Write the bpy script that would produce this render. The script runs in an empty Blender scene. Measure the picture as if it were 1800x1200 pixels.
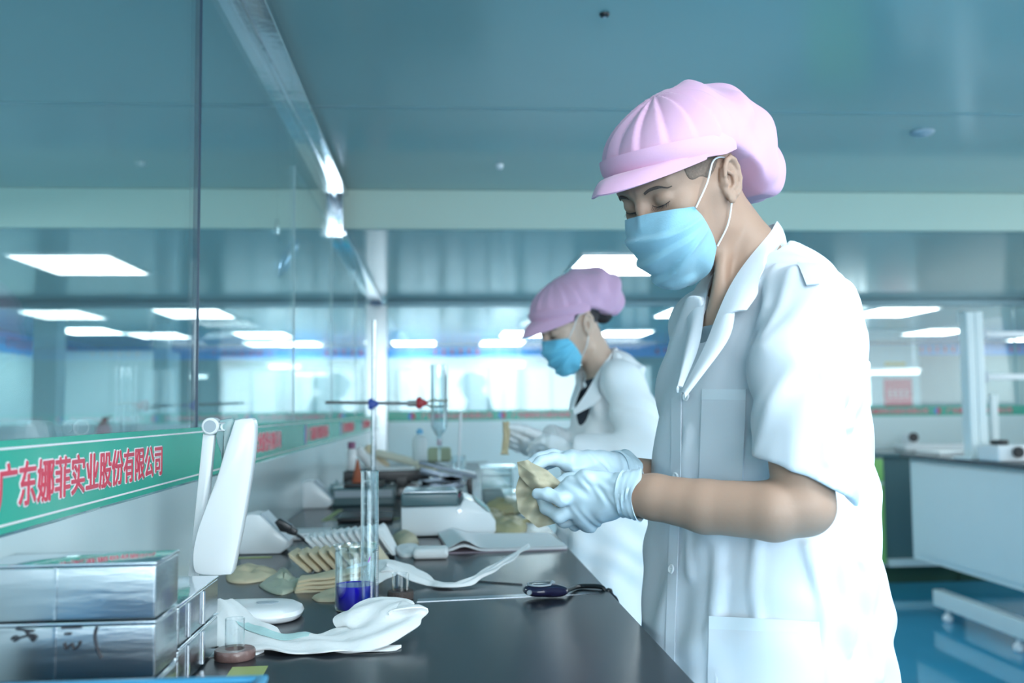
import bpy, math, random
import numpy as np
from mathutils import Vector, Matrix

sc = bpy.context.scene
C = sc.collection
PI = math.pi

# ------------------------------------------------------------------ camera
EYE = 1.22                                  # camera height
TOP = 0.90                                  # worktop height
FPX = 1750.0
al, be, ga = math.atan(128 / FPX), math.atan(121 / FPX), 0.010
cw = np.array([math.sin(al) * math.cos(be), math.cos(al) * math.cos(be), math.sin(be)])
cr0 = np.array([math.cos(al), -math.sin(al), 0.0])
cu0 = np.cross(cr0, cw)
cr = cr0 * math.cos(ga) - cu0 * math.sin(ga)
cu = cu0 * math.cos(ga) + cr0 * math.sin(ga)
ORG = np.array([0.0, 0.0, EYE])
cam_d = bpy.data.cameras.new('camera')
cam_d.sensor_width = 36.0
cam_d.lens = 36.0 * FPX / 1800.0
cam_d.clip_start = 0.05
cam_d.dof.use_dof = True
cam_d.dof.focus_distance = 1.46
cam_d.dof.aperture_fstop = 3.6
cam = bpy.data.objects.new('camera', cam_d)
C.objects.link(cam)
M = Matrix((tuple(cr), tuple(cu), tuple(-cw))).transposed().to_4x4()
M.translation = Vector(ORG)
cam.matrix_world = M
sc.camera = cam

# ------------------------------------------------------------------ exposure, world
sc.view_settings.view_transform = 'Standard'
sc.view_settings.look = 'None'
sc.view_settings.gamma = 1.0
sc.view_settings.use_curve_mapping = False
sc.view_settings.exposure = 1.32
w = bpy.data.worlds.new('world')
sc.world = w
w.use_nodes = True
w.node_tree.nodes['Background'].inputs[0].default_value = (0.80, 0.94, 1.0, 1)
w.node_tree.nodes['Background'].inputs[1].default_value = 0.7
try:
    sc.cycles.max_bounces = 9
    sc.cycles.diffuse_bounces = 4
    sc.cycles.glossy_bounces = 4
    sc.cycles.transmission_bounces = 8
    sc.cycles.transparent_max_bounces = 16
    sc.cycles.caustics_reflective = False
    sc.cycles.caustics_refractive = False
    sc.cycles.sample_clamp_indirect = 6.0
except Exception:
    pass

def area_lamp(name, loc, target, sx, sy, power, color):
    d = bpy.data.lights.new(name, 'AREA')
    d.shape = 'RECTANGLE'; d.size = sx; d.size_y = sy; d.energy = power; d.color = color
    o = bpy.data.objects.new(name, d); C.objects.link(o)
    o.location = loc
    o.rotation_euler = (Vector(target) - Vector(loc)).to_track_quat('-Z', 'Y').to_euler()
    return o
# area lamp added out of view to stand for daylight from the right
area_lamp('window_daylight', (5.35, 2.9, 1.75), (0.4, 2.6, 1.2), 6.0, 1.0, 34, (0.92, 0.96, 1.0))
# fill lamp added behind the camera to brighten surfaces facing it
area_lamp('rear_window_daylight', (0.9, -2.3, 1.6), (0.2, 2.0, 1.15), 3.6, 1.1, 50, (0.87, 0.94, 1.0))

# unseen overhead lamp added above the aisle to raise the general light
area_lamp('ceiling_lamp', (1.9, -0.4, 2.195), (1.9, -0.4, 0), 2.6, 1.6, 17, (0.90, 0.96, 1.0))

# unseen lamp added beyond the glass to brighten the bench and the woman
area_lamp('left_room_lamp', (-2.0, 2.9, 2.195), (-1.7, 2.8, 0), 1.2, 1.4, 24, (0.88, 0.96, 1.0))

# ------------------------------------------------------------------ pixels to places
def ray(px, py):
    return cw + cr * ((px - 900) / FPX) + cu * ((600 - py) / FPX)
def W(px, py, Y):
    d = ray(px, py)
    return ORG + d * (Y / d[1])
def onz(px, py, z=TOP):
    d = ray(px, py)
    return ORG + d * ((z - EYE) / d[2])

# ------------------------------------------------------------------ materials
MATS = {}
def mat(name, col, rough=0.5, metal=0.0, spec=0.5, bump=0.0, bscale=60.0, var=0.0, vscale=6.0, trans=0.0, ior=1.45,
        sheen=0.0, sss=0.0, emit=None, estr=0.0, coat=0.0, stretch=None, alpha=1.0):
    m = bpy.data.materials.new(name); m.use_nodes = True
    nt = m.node_tree; b = nt.nodes['Principled BSDF']
    b.inputs['Roughness'].default_value = rough
    b.inputs['Metallic'].default_value = metal
    b.inputs['Specular IOR Level'].default_value = spec
    b.inputs['IOR'].default_value = ior
    b.inputs['Transmission Weight'].default_value = trans
    b.inputs['Sheen Weight'].default_value = sheen
    b.inputs['Coat Weight'].default_value = coat
    b.inputs['Alpha'].default_value = alpha
    if sss:
        b.inputs['Subsurface Weight'].default_value = sss
        b.inputs['Subsurface Radius'].default_value = (0.012, 0.006, 0.004)
        b.inputs['Subsurface Scale'].default_value = 1.0
    if emit:
        b.inputs['Emission Color'].default_value = (*emit, 1)
        b.inputs['Emission Strength'].default_value = estr
    c4 = (*col, 1)
    b.inputs['Base Color'].default_value = c4
    tc = nt.nodes.new('ShaderNodeTexCoord')
    mp = nt.nodes.new('ShaderNodeMapping')
    nt.links.new(tc.outputs['Object'], mp.inputs['Vector'])
    if stretch: mp.inputs['Scale'].default_value = stretch
    if True:
        n = nt.nodes.new('ShaderNodeTexNoise'); n.inputs['Scale'].default_value = vscale
        n.inputs['Detail'].default_value = 3
        nt.links.new(mp.outputs[0], n.inputs['Vector'])
        mx = nt.nodes.new('ShaderNodeMix'); mx.data_type = 'RGBA'
        v = var if var else 0.02
        mx.inputs[6].default_value = tuple(max(0, x * (1 - v)) for x in col) + (1,)
        mx.inputs[7].default_value = tuple(min(1, x * (1 + v)) for x in col) + (1,)
        nt.links.new(n.outputs[0], mx.inputs[0]); nt.links.new(mx.outputs[2], b.inputs['Base Color'])
    if bump:
        n2 = nt.nodes.new('ShaderNodeTexNoise'); n2.inputs['Scale'].default_value = bscale
        n2.inputs['Detail'].default_value = 4
        nt.links.new(mp.outputs[0], n2.inputs['Vector'])
        bp = nt.nodes.new('ShaderNodeBump'); bp.inputs['Strength'].default_value = bump
        bp.inputs['Distance'].default_value = 0.004
        nt.links.new(n2.outputs[0], bp.inputs['Height']); nt.links.new(bp.outputs[0], b.inputs['Normal'])
    MATS[name] = m
    return m

def pane_mat(name, tint=(0.93, 0.985, 0.98), base=0.04, rough=0.0, power=5.0, film=0.0, filmcol=(0.7, 0.85, 0.85)):
    """window glass as one sheet: clear straight on, mirror-like at grazing angles"""
    m = bpy.data.materials.new(name); m.use_nodes = True
    nt = m.node_tree; nt.nodes.clear()
    out = nt.nodes.new('ShaderNodeOutputMaterial')
    lw = nt.nodes.new('ShaderNodeLayerWeight'); lw.inputs['Blend'].default_value = 0.5
    pw = nt.nodes.new('ShaderNodeMath'); pw.operation = 'POWER'; pw.inputs[1].default_value = power
    nt.links.new(lw.outputs['Facing'], pw.inputs[0])
    ma = nt.nodes.new('ShaderNodeMath'); ma.operation = 'MULTIPLY_ADD'
    ma.inputs[1].default_value = 1 - base; ma.inputs[2].default_value = base; ma.use_clamp = True
    nt.links.new(pw.outputs[0], ma.inputs[0])
    tr = nt.nodes.new('ShaderNodeBsdfTransparent'); tr.inputs[0].default_value = (*tint, 1)
    gl = nt.nodes.new('ShaderNodeBsdfGlossy'); gl.inputs['Roughness'].default_value = rough
    gl.inputs['Color'].default_value = (0.97, 1, 1, 1)
    mx = nt.nodes.new('ShaderNodeMixShader')
    nt.links.new(ma.outputs[0], mx.inputs[0])
    if film:
        df = nt.nodes.new('ShaderNodeBsdfDiffuse'); df.inputs[0].default_value = (*filmcol, 1)
        m2 = nt.nodes.new('ShaderNodeMixShader'); m2.inputs[0].default_value = film
        nt.links.new(tr.outputs[0], m2.inputs[1]); nt.links.new(df.outputs[0], m2.inputs[2])
        nt.links.new(m2.outputs[0], mx.inputs[1])
    else:
        nt.links.new(tr.outputs[0], mx.inputs[1])
    nt.links.new(gl.outputs[0], mx.inputs[2]); nt.links.new(mx.outputs[0], out.inputs[0])
    MATS[name] = m
    return m

# ------------------------------------------------------------------ mesh builder
def sstep(x, a, b):
    t = np.clip((np.asarray(x, float) - a) / (b - a), 0, 1)
    return t * t * (3 - 2 * t)

class MB:
    def __init__(s): s.v = []; s.f = []
    def add(s, v, f):
        n = len(s.v); s.v += [tuple(map(float, p)) for p in v]; s.f += [tuple(n + i for i in q) for q in f]; return s
    def box(s, lo, hi, bev=0.0, R=None, o=(0, 0, 0)):
        lo = np.array(lo, float); hi = np.array(hi, float)
        if bev <= 0:
            v = np.array([(x, y, z) for z in (lo[2], hi[2]) for y in (lo[1], hi[1]) for x in (lo[0], hi[0])])
            f = [(0, 2, 3, 1), (4, 5, 7, 6), (0, 1, 5, 4), (2, 6, 7, 3), (0, 4, 6, 2), (1, 3, 7, 5)]
        else:
            c = (lo + hi) / 2; h = (hi - lo) / 2; b = min(bev, h.min() * 0.98); n = 3
            # rounded box: cube-sphere grid pushed out
            ax = [-1.0] + [-1.0 + 0] * 0
            t = np.linspace(-1, 1, 2 * n + 2)
            idx = {}; v = []; f = []
            def q(k, i, j, sg):
                a, b2 = t[i], t[j]
                p = [0, 0, 0]; p[k] = sg; p[(k + 1) % 3] = a; p[(k + 2) % 3] = b2
                return tuple(p)
            def vid(p):
                key = tuple(round(x, 5) for x in p)
                if key in idx: return idx[key]
                # direction inside corner sphere
                m_ = 2 * n + 1
                inner = h - b
                out = []
                dirv = []
                for x in p:
                    # map: |x| from 0.. -> sign side
                    dirv.append(x)
                sgn = np.sign(np.array(p)) ; sgn[sgn == 0] = 1
                a = np.abs(np.array(p))
                first = abs(t[n + 1])
                u = (a - first) / (1 - first)
                d = np.tan(np.clip(u, 0, 1) * PI / 4)
                L = np.linalg.norm(d)
                d = d / L if L > 0 else d
                idx[key] = len(v); v.append(c + sgn * (inner + d * b)); return idx[key]
            for k in range(3):
                for sg in (-1, 1):
                    for i in range(2 * n + 1):
                        for j in range(2 * n + 1):
                            a = [vid(q(k, i, j, sg)), vid(q(k, i + 1, j, sg)), vid(q(k, i + 1, j + 1, sg)), vid(q(k, i, j + 1, sg))]
                            f.append(tuple(a) if sg > 0 else tuple(a[::-1]))
            v = np.array(v)
        if R is not None: v = v @ np.array(R).T
        return s.add(v + np.array(o), f)
    def grid(s, P, close_u=False, close_v=False, flip=False):
        P = np.asarray(P, float); nu, nv = P.shape[:2]
        f = []
        for i in range(nu if close_u else nu - 1):
            for j in range(nv if close_v else nv - 1):
                a, b = i * nv + j, ((i + 1) % nu) * nv + j
                c, d = ((i + 1) % nu) * nv + (j + 1) % nv, i * nv + (j + 1) % nv
                f.append((a, d, c, b) if flip else (a, b, c, d))
        return s.add(P.reshape(-1, 3), f)
    def sheet(s, P, th):
        """grid with thickness th pushed along its normals"""
        P = np.asarray(P, float)
        du = np.gradient(P, axis=0); dv = np.gradient(P, axis=1)
        n = np.cross(du, dv); n /= np.maximum(np.linalg.norm(n, axis=2, keepdims=True), 1e-9)
        Q = P - n * (th if np.isscalar(th) else np.asarray(th)[..., None])
        nu, nv = P.shape[:2]; base = len(s.v)
        s.grid(P); s.grid(Q, flip=True)
        o = base + nu * nv
        ring = [(i, 0) for i in range(nu)] + [(nu - 1, j) for j in range(1, nv)] + [(i, nv - 1) for i in range(nu - 2, -1, -1)] + [(0, j) for j in range(nv - 2, 0, -1)]
        ids = [i * nv + j for i, j in ring]
        for k in range(len(ids)):
            a, b = ids[k], ids[(k + 1) % len(ids)]
            s.f.append((base + b, base + a, o + a, o + b))
        return s
    def lathe(s, prof, n=32, o=(0, 0, 0), R=None, sx=1.0, sy=1.0):
        P = np.array([[(r * math.cos(a) * sx, r * math.sin(a) * sy, z) for (r, z) in prof] for a in np.linspace(0, 2 * PI, n, endpoint=False)])
        if R is not None: P = P @ np.array(R).T
        return s.grid(P + np.array(o), close_u=True)
    def cyl(s, a, b, r, r2=None, n=20):
        a = np.array(a, float); b = np.array(b, float); d = b - a; L = np.linalg.norm(d)
        R = frame(d)
        r2 = r if r2 is None else r2
        e = min(r, r2, L) * 0.12
        return s.lathe([(0, 0), (max(r - e, 1e-5), 0), (r, e), (r2, L - e), (max(r2 - e, 1e-5), L), (0, L)], n, a, R)
    def tube(s, pts, r, n=10, cap=True):
        pts = np.array(pts, float); m_ = len(pts)
        rr = np.full(m_, r) if np.isscalar(r) else np.array(r, float)
        T = np.gradient(pts, axis=0); T /= np.maximum(np.linalg.norm(T, axis=1, keepdims=True), 1e-9)
        up = np.array([0, 0, 1.0]) if abs(T[0][2]) < 0.9 else np.array([1.0, 0, 0])
        rings = []
        for i in range(m_):
            x = np.cross(up, T[i]); x /= np.linalg.norm(x); y = np.cross(T[i], x); up = y
            rings.append([pts[i] + rr[i] * (math.cos(a) * x + math.sin(a) * y) for a in np.linspace(0, 2 * PI, n, endpoint=False)])
        base = len(s.v)
        s.grid(np.array(rings), close_v=True)
        if cap:
            s.f.append(tuple(base + k for k in range(n))); s.f.append(tuple(base + (m_ - 1) * n + k for k in range(n))[::-1])
        return s
    def prism(s, poly, ext, bev=0.0):
        """poly: 3D points of a planar outline, ext: vector of thickness"""
        P = np.array(poly, float); e = np.array(ext, float); n = len(P)
        if bev > 0:
            c = P.mean(0); nn = e / np.linalg.norm(e)
            def inset(d):
                out = []
                for i in range(n):
                    a, b, c2 = P[i - 1], P[i], P[(i + 1) % n]
                    t1 = (b - a) / np.linalg.norm(b - a); t2 = (c2 - b) / np.linalg.norm(c2 - b)
                    m1 = np.cross(nn, t1); m2 = np.cross(nn, t2)
                    mm = m1 + m2; mm /= max(np.dot(mm, mm) / 2, 0.3)
                    if np.dot(mm, c - b) < 0 and np.dot(np.cross(P[1] - P[0], P[2] - P[1]), nn) < 0 or orient < 0: mm = -mm
                    out.append(b + mm * d)
                return np.array(out)
            area = sum(np.dot(np.cross(P[i] - c, P[(i + 1) % n] - c), nn) for i in range(n))
            orient = 1 if area > 0 else -1
            if orient < 0: P = P[::-1]; orient = 1
            def ins(d):
                out = []
                for i in range(n):
                    a, b, c2 = P[i - 1], P[i], P[(i + 1) % n]
                    t1 = (b - a) / np.linalg.norm(b - a); t2 = (c2 - b) / np.linalg.norm(c2 - b)
                    m1 = np.cross(nn, t1); m2 = np.cross(nn, t2)
                    mm = m1 + m2; mm = mm / max(np.dot(mm, mm) / 2, 0.5)
                    out.append(b + mm * d)
                return np.array(out)
            L = np.linalg.norm(e); b_ = bev
            rings = [ins(b_), ins(b_ * 0.3) + nn * b_ * 0.3, P + nn * b_, P + nn * (L - b_), ins(b_ * 0.3) + nn * (L - b_ * 0.3), ins(b_) + nn * L]
            base = len(s.v)
            s.grid(np.array(rings), close_v=True, flip=True)
            s.f.append(tuple(base + k for k in range(n))[::-1]); s.f.append(tuple(base + 5 * n + k for k in range(n)))
            return s
        v = list(P) + list(P + e)
        f = [tuple(range(n))[::-1], tuple(range(n, 2 * n))] + [(i, (i + 1) % n, n + (i + 1) % n, n + i) for i in range(n)]
        return s.add(v, f)
    def xf(s, R, o=(0, 0, 0)):
        v = np.array(s.v) @ np.array(R).T + np.array(o); s.v = [tuple(p) for p in v]; return s

def frame(d):
    """rotation whose z axis is d"""
    z = np.array(d, float); z /= np.linalg.norm(z)
    x = np.cross([0, 0, 1.0], z) if abs(z[2]) < 0.95 else np.cross([0, 1.0, 0], z)
    x /= np.linalg.norm(x); y = np.cross(z, x)
    return np.array([x, y, z]).T
def rotz(a): return np.array([[math.cos(a), -math.sin(a), 0], [math.sin(a), math.cos(a), 0], [0, 0, 1]])
def rotx(a): return np.array([[1, 0, 0], [0, math.cos(a), -math.sin(a)], [0, math.sin(a), math.cos(a)]])
def roty(a): return np.array([[math.cos(a), 0, math.sin(a)], [0, 1, 0], [-math.sin(a), 0, math.cos(a)]])

OFF = {}
def thing(name, label, cat, loc=(0, 0, 0), group=None, rz=0.0):
    o = bpy.data.objects.new(name, None); C.objects.link(o)
    o.empty_display_size = 0.05
    o.location = loc; o.rotation_euler = (0, 0, rz)
    o['label'] = label; o['category'] = cat
    if group: o['group'] = group
    OFF[o.name] = np.array(loc, float) if rz == 0 else np.zeros(3)
    return o
def mesh_of(name, v, f, m, sharp=38):
    me = bpy.data.meshes.new(name)
    me.from_pydata([tuple(map(float, p)) for p in v], [], f if isinstance(f, list) else f.tolist()); me.validate()
    me.polygons.foreach_set('use_smooth', [True] * len(me.polygons))
    if sharp: me.set_sharp_from_angle(angle=math.radians(sharp))
    for mm in (m if isinstance(m, (list, tuple)) else [m]): me.materials.append(mm)
    me.update()
    return me
def obj(name, mb, m, parent=None, loc=None, sharp=38, label=None, raw=False):
    """mb in world space; placed under parent with the root's offset taken out (raw: already local)"""
    v, f = (mb.v, mb.f) if isinstance(mb, MB) else mb
    v = np.asarray(v, float)
    if parent is not None:
        off = np.zeros(3) if raw else OFF.get(parent.name, np.zeros(3))
        v = v - off
    elif loc is not None:
        off = np.array(loc, float)
        if not raw: v = v - off
    else: off = np.zeros(3)
    me = mesh_of(name, v, f, m, sharp)
    o = bpy.data.objects.new(name, me); C.objects.link(o)
    if parent is not None:
        o.parent = parent; OFF[o.name] = off
    else:
        o.location = tuple(off) ; OFF[o.name] = off
    if label: o['label'] = label
    return o
def tag(o, label, cat, group=None, kind=None):
    o['label'] = label; o['category'] = cat
    if group: o['group'] = group
    if kind: o['kind'] = kind
    return o
def struct(name, mb, m, sharp=30):
    o = obj(name, mb, m, sharp=sharp); o['kind'] = 'structure'; return o
def copy_tree(o, loc=None, rot=None, label=None, parent=None, group=None):
    c = o.copy(); C.objects.link(c)
    if parent is not None: c.parent = parent
    for ch in list(o.children): copy_tree(ch, parent=c)
    if loc is not None: c.location = loc
    if rot is not None: c.rotation_euler = rot
    if label: c['label'] = label
    if group: c['group'] = group
    return c

# ------------------------------------------------------------------ smooth solids: distance functions to one mesh
def V(*a): return np.array(a, np.float32)
def smin(a, b, k):
    h = np.clip(0.5 + 0.5 * (b - a) / k, 0, 1)
    return b * (1 - h) + a * h - k * h * (1 - h)
def smax(a, b, k): return -smin(-a, -b, k)
def cap(p, a, b, ra, rb=None):
    a = np.asarray(a, np.float32); b = np.asarray(b, np.float32); rb = ra if rb is None else rb
    ab = b - a; t = np.clip(((p - a) @ ab) / max(float(ab @ ab), 1e-9), 0, 1)
    q = p - a - t[:, None] * ab
    return np.sqrt(np.einsum('ij,ij->i', q, q)) - (ra + (rb - ra) * t)
def ell(p, c, r, R=None):
    q = p - np.asarray(c, np.float32)
    if R is not None: q = q @ np.asarray(R, np.float32)
    r = np.asarray(r, np.float32)
    k0 = np.sqrt((((q / r) ** 2).sum(1))); k1 = np.sqrt((((q / (r * r)) ** 2).sum(1)))
    return k0 * (k0 - 1) / np.maximum(k1, 1e-6)
def chain(p, pts, rs, k=0.01):
    d = None
    for i in range(len(pts) - 1):
        e = cap(p, pts[i], pts[i + 1], rs[i], rs[i + 1])
        d = e if d is None else smin(d, e, k)
    return d
def ridge(p, a, b, amp, wd):
    return amp * np.exp(-(cap(p, a, b, 0.0) / wd) ** 2)
def polyridge(p, pts, amp, wd):
    d = None
    for i in range(len(pts) - 1):
        e = cap(p, pts[i], pts[i + 1], 0.0); d = e if d is None else np.minimum(d, e)
    return amp * np.exp(-(d / wd) ** 2)
def sdf_mesh(f, lo, hi, h, margin=0.012):
    B = 8
    lo = np.array(lo, np.float32); hi = np.array(hi, np.float32)
    nb = np.ceil((hi - lo) / (h * B)).astype(int)
    gx, gy, gz = np.meshgrid(*[np.arange(n) for n in nb], indexing='ij')
    blk = np.stack([gx.ravel(), gy.ravel(), gz.ravel()], 1)
    cen = lo + (blk + 0.5) * B * h
    dd = np.concatenate([f(cen[i:i + 200000].astype(np.float32)) for i in range(0, len(cen), 200000)])
    blk = blk[np.abs(dd) < B * h * 0.87 * 1.35 + margin]
    N = nb * B + 2
    loc = np.stack(np.meshgrid(*[np.arange(B + 1)] * 3, indexing='ij'), -1).reshape(-1, 3)
    cells_id = []; cells_v = []; edges = [[], [], []]
    n1 = B + 1
    def lin(ijk): return (ijk[..., 0].astype(np.int64) * N[1] + ijk[..., 1]) * N[2] + ijk[..., 2]
    corner = np.array([(a, b, c) for a in (0, 1) for b in (0, 1) for c in (0, 1)])
    epairs = [(i, j) for i in range(8) for j in range(i + 1, 8) if np.abs(corner[i] - corner[j]).sum() == 1]
    for s0 in range(0, len(blk), 400):
        bk = blk[s0:s0 + 400]
        gi = bk[:, None, :] * B + loc[None]
        P = (lo + gi * h).astype(np.float32)
        val = f(P.reshape(-1, 3)).reshape(len(bk), n1, n1, n1)
        val[val == 0] = 1e-7
        sgn = val < 0
        cv = np.stack([val[:, c[0]:c[0] + B, c[1]:c[1] + B, c[2]:c[2] + B] for c in corner], -1)
        cs = cv < 0
        act = cs.any(-1) & ~cs.all(-1)
        b_i, i_, j_, k_ = np.nonzero(act)
        cva = cv[act]
        acc = np.zeros((len(cva), 3)); cnt = np.zeros(len(cva))
        for (a, b) in epairs:
            va, vb = cva[:, a], cva[:, b]
            m_ = (va < 0) != (vb < 0)
            t = np.where(m_, va / np.where(m_, va - vb, 1), 0)
            pt = corner[a] + t[:, None] * (corner[b] - corner[a])
            acc += pt * m_[:, None]; cnt += m_
        off = acc / cnt[:, None]
        gidx = bk[b_i] * B + np.stack([i_, j_, k_], 1)
        cells_id.append(lin(gidx)); cells_v.append(lo + (gidx + off) * h)
        for ax in range(3):
            sl0 = [slice(None), slice(0, B), slice(0, B), slice(0, B)]; sl1 = list(sl0)
            sl1[ax + 1] = slice(1, B + 1)
            m_ = sgn[tuple(sl0)] != sgn[tuple(sl1)]
            bb, i2, j2, k2 = np.nonzero(m_)
            gg = bk[bb] * B + np.stack([i2, j2, k2], 1)
            edges[ax].append(np.concatenate([gg, sgn[tuple(sl0)][m_][:, None]], 1))
    ids = np.concatenate(cells_id); vs = np.concatenate(cells_v)
    order = np.argsort(ids); ids = ids[order]; vs = vs[order]
    faces = []
    for ax in range(3):
        e = np.concatenate(edges[ax]); g = e[:, :3]; sg = e[:, 3] > 0
        u, v_ = (ax + 1) % 3, (ax + 2) % 3
        q = []
        for (du, dv) in ((0, 0), (-1, 0), (-1, -1), (0, -1)):
            gg = g.copy(); gg[:, u] += du; gg[:, v_] += dv; q.append(lin(gg))
        q = np.stack(q, 1)
        pos = np.searchsorted(ids, q); pos = np.clip(pos, 0, len(ids) - 1)
        ok = (ids[pos] == q).all(1)
        pos = pos[ok]; s_ = sg[ok]
        pos[~s_] = pos[~s_][:, ::-1]
        faces.append(pos)
    return vs, np.concatenate(faces)
def grad(f, p, e=0.0015):
    g = np.stack([f(p + V(e, 0, 0)) - f(p - V(e, 0, 0)), f(p + V(0, e, 0)) - f(p - V(0, e, 0)), f(p + V(0, 0, e)) - f(p - V(0, 0, e))], 1)
    return g / np.maximum(np.linalg.norm(g, axis=1, keepdims=True), 1e-9)
def snap(f, p, off=0.0, it=6):
    p = np.asarray(p, np.float32).reshape(-1, 3).copy()
    for _ in range(it):
        d = f(p) - off; g = grad(f, p); p = (p - g * np.clip(d, -0.03, 0.03)[:, None] * 0.9).astype(np.float32)
    return p
def hit(f, pix, y0, y1, off=0.0):
    """where the camera-side surface of a solid is met, for a list of outline points"""
    out = []
    ys = np.arange(y0, y1, 0.004)
    for (px, py) in pix:
        d = ray(px, py); d = d / d[1]
        P = (ORG[None] + d[None] * ys[:, None]).astype(np.float32)
        val = f(P) - off
        neg = np.nonzero(val < 0)[0]
        if len(neg) == 0:
            i = int(np.argmin(val)); y = ys[i]
        else:
            i = neg[0]
            y = ys[i] if i == 0 else ys[i - 1] + 0.004 * val[i - 1] / (val[i - 1] - val[i])
        out.append(ORG + d * y)
    return np.array(out, np.float32)
def patch(f, quad, nu, nv, y0, y1, off):
    """four outline corners filled with a grid that lies on a solid"""
    q = np.array(quad, float); pix = []
    for i in range(nu):
        for j in range(nv):
            u, v_ = i / (nu - 1), j / (nv - 1)
            pix.append((1 - u) * ((1 - v_) * q[0] + v_ * q[3]) + u * ((1 - v_) * q[1] + v_ * q[2]))
    return hit(f, pix, y0, y1, off).reshape(nu, nv, 3)
def strip(f, A, B, n, m_, y0, y1, off):
    """band between two outlines (pixels), lying on a solid"""
    def res(L):
        L = np.array(L, float); s_ = np.r_[0, np.cumsum(np.linalg.norm(np.diff(L, axis=0), axis=1))]; t = np.linspace(0, s_[-1], n)
        return np.stack([np.interp(t, s_, L[:, 0]), np.interp(t, s_, L[:, 1])], 1)
    a, b = res(A), res(B); pix = [(a[i] * (1 - j / (m_ - 1)) + b[i] * j / (m_ - 1)) for i in range(n) for j in range(m_)]
    return hit(f, pix, y0, y1, off).reshape(n, m_, 3)
def spline(pts, n):
    P = np.array(pts, float); Q = np.vstack([2 * P[0] - P[1], P, 2 * P[-1] - P[-2]]); out = []
    segs = len(P) - 1
    for t in np.linspace(0, segs - 1e-6, n):
        i = int(t); u = t - i; a, b, c, d = Q[i:i + 4]
        out.append(0.5 * ((2 * b) + (-a + c) * u + (2 * a - 5 * b + 4 * c - d) * u * u + (-a + 3 * b - 3 * c + d) * u ** 3))
    return np.array(out)
# ------------------------------------------------------------------ materials used
ceil_m = mat('ceiling_gloss_paint', (0.41, 0.57, 0.545), rough=0.15, spec=0.75, var=0.08, vscale=0.8)
beam_m = mat('beam_paint', (0.56, 0.70, 0.62), rough=0.4, var=0.02)
floor_m = mat('floor_epoxy', (0.05, 0.36, 0.58), rough=0.07, spec=0.8, var=0.15, vscale=2.0)
wall_m = mat('wall_paint', (0.60, 0.78, 0.80), rough=0.45, var=0.02)
panel_m = mat('partition_panel', (0.74, 0.88, 0.90), rough=0.16, spec=0.5, var=0.02, vscale=2)
white_panel = mat('white_panel', (0.86, 0.91, 0.92), rough=0.35)
green_m = mat('banner_green', (0.01, 0.42, 0.30), rough=0.22, spec=0.6, var=0.05)
red_m = mat('letter_red', (0.72, 0.05, 0.10), rough=0.35)
pink_m = mat('letter_white', (0.92, 0.86, 0.88), rough=0.4)
blue_strip = mat('strip_blue', (0.08, 0.34, 0.80), rough=0.3, spec=0.6, var=0.08)
steel = mat('brushed_steel', (0.50, 0.55, 0.58), rough=0.25, metal=1.0, bump=0.25, bscale=9.0, var=0.06, vscale=14, stretch=(1, 1, 6))
chrome = mat('polished_steel', (0.66, 0.72, 0.78), rough=0.09, metal=1.0, bump=0.25, bscale=14)
pale_seam = mat('pale_seal', (0.35, 0.5, 0.52), rough=0.3)
dark_seam = mat('dark_seal', (0.03, 0.06, 0.10), rough=0.4)
bench_m = mat('black_worktop', (0.022, 0.028, 0.036), rough=0.23, spec=0.6, var=0.1, vscale=30, bump=0.04, bscale=600)
white_plastic = mat('white_plastic', (0.86, 0.90, 0.93), rough=0.28, coat=0.2)
grey_plastic = mat('grey_plastic', (0.42, 0.50, 0.56), rough=0.4)
black_plastic = mat('black_plastic', (0.015, 0.018, 0.022), rough=0.3)
navy_plastic = mat('navy_plastic', (0.02, 0.02, 0.06), rough=0.18, coat=0.5)
glass_pane = pane_mat('pane_glass', tint=(0.90, 0.975, 0.975), base=0.03, film=0.03, filmcol=(0.75, 0.9, 0.9))
glass_far = pane_mat('far_pane_glass', tint=(0.93, 0.985, 0.985), base=0.03, film=0.05, filmcol=(0.75, 0.9, 0.9))
lamp_glow = mat('lamp_diffuser', (0.9, 0.95, 1.0), rough=0.5, emit=(0.90, 0.98, 1.0), estr=5.5)
win_glow = mat('daylight_pane', (0.9, 0.95, 1.0), rough=0.5, emit=(0.84, 0.96, 1.0), estr=1.3)
win_soft = mat('pale_daylight_pane', (0.30, 0.38, 0.42), rough=0.5, emit=(0.62, 0.82, 0.88), estr=0.22)
far_frame = mat('far_frame', (0.36, 0.48, 0.50), rough=0.4)
cab_white = mat('cabinet_white', (0.82, 0.92, 0.94), rough=0.3)
cab_green = mat('cabinet_green', (0.30, 0.66, 0.20), rough=0.35)
smoke_m = mat('smoked_grey', (0.10, 0.18, 0.20), rough=0.2)
poster_red = mat('poster_red', (0.70, 0.02, 0.08), rough=0.4)
sign_yellow = mat('sign_yellow', (0.85, 0.62, 0.15), rough=0.5)

GX = -0.455                       # the glass partition beside the bench
ZU, ZL = EYE + 0.99, EYE + 0.815  # upper and lower ceiling
YB, YP, YE = 4.45, 7.3, 12.4      # beam, cross partition, end wall
XL, XR = -4.15, 9.5

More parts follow.
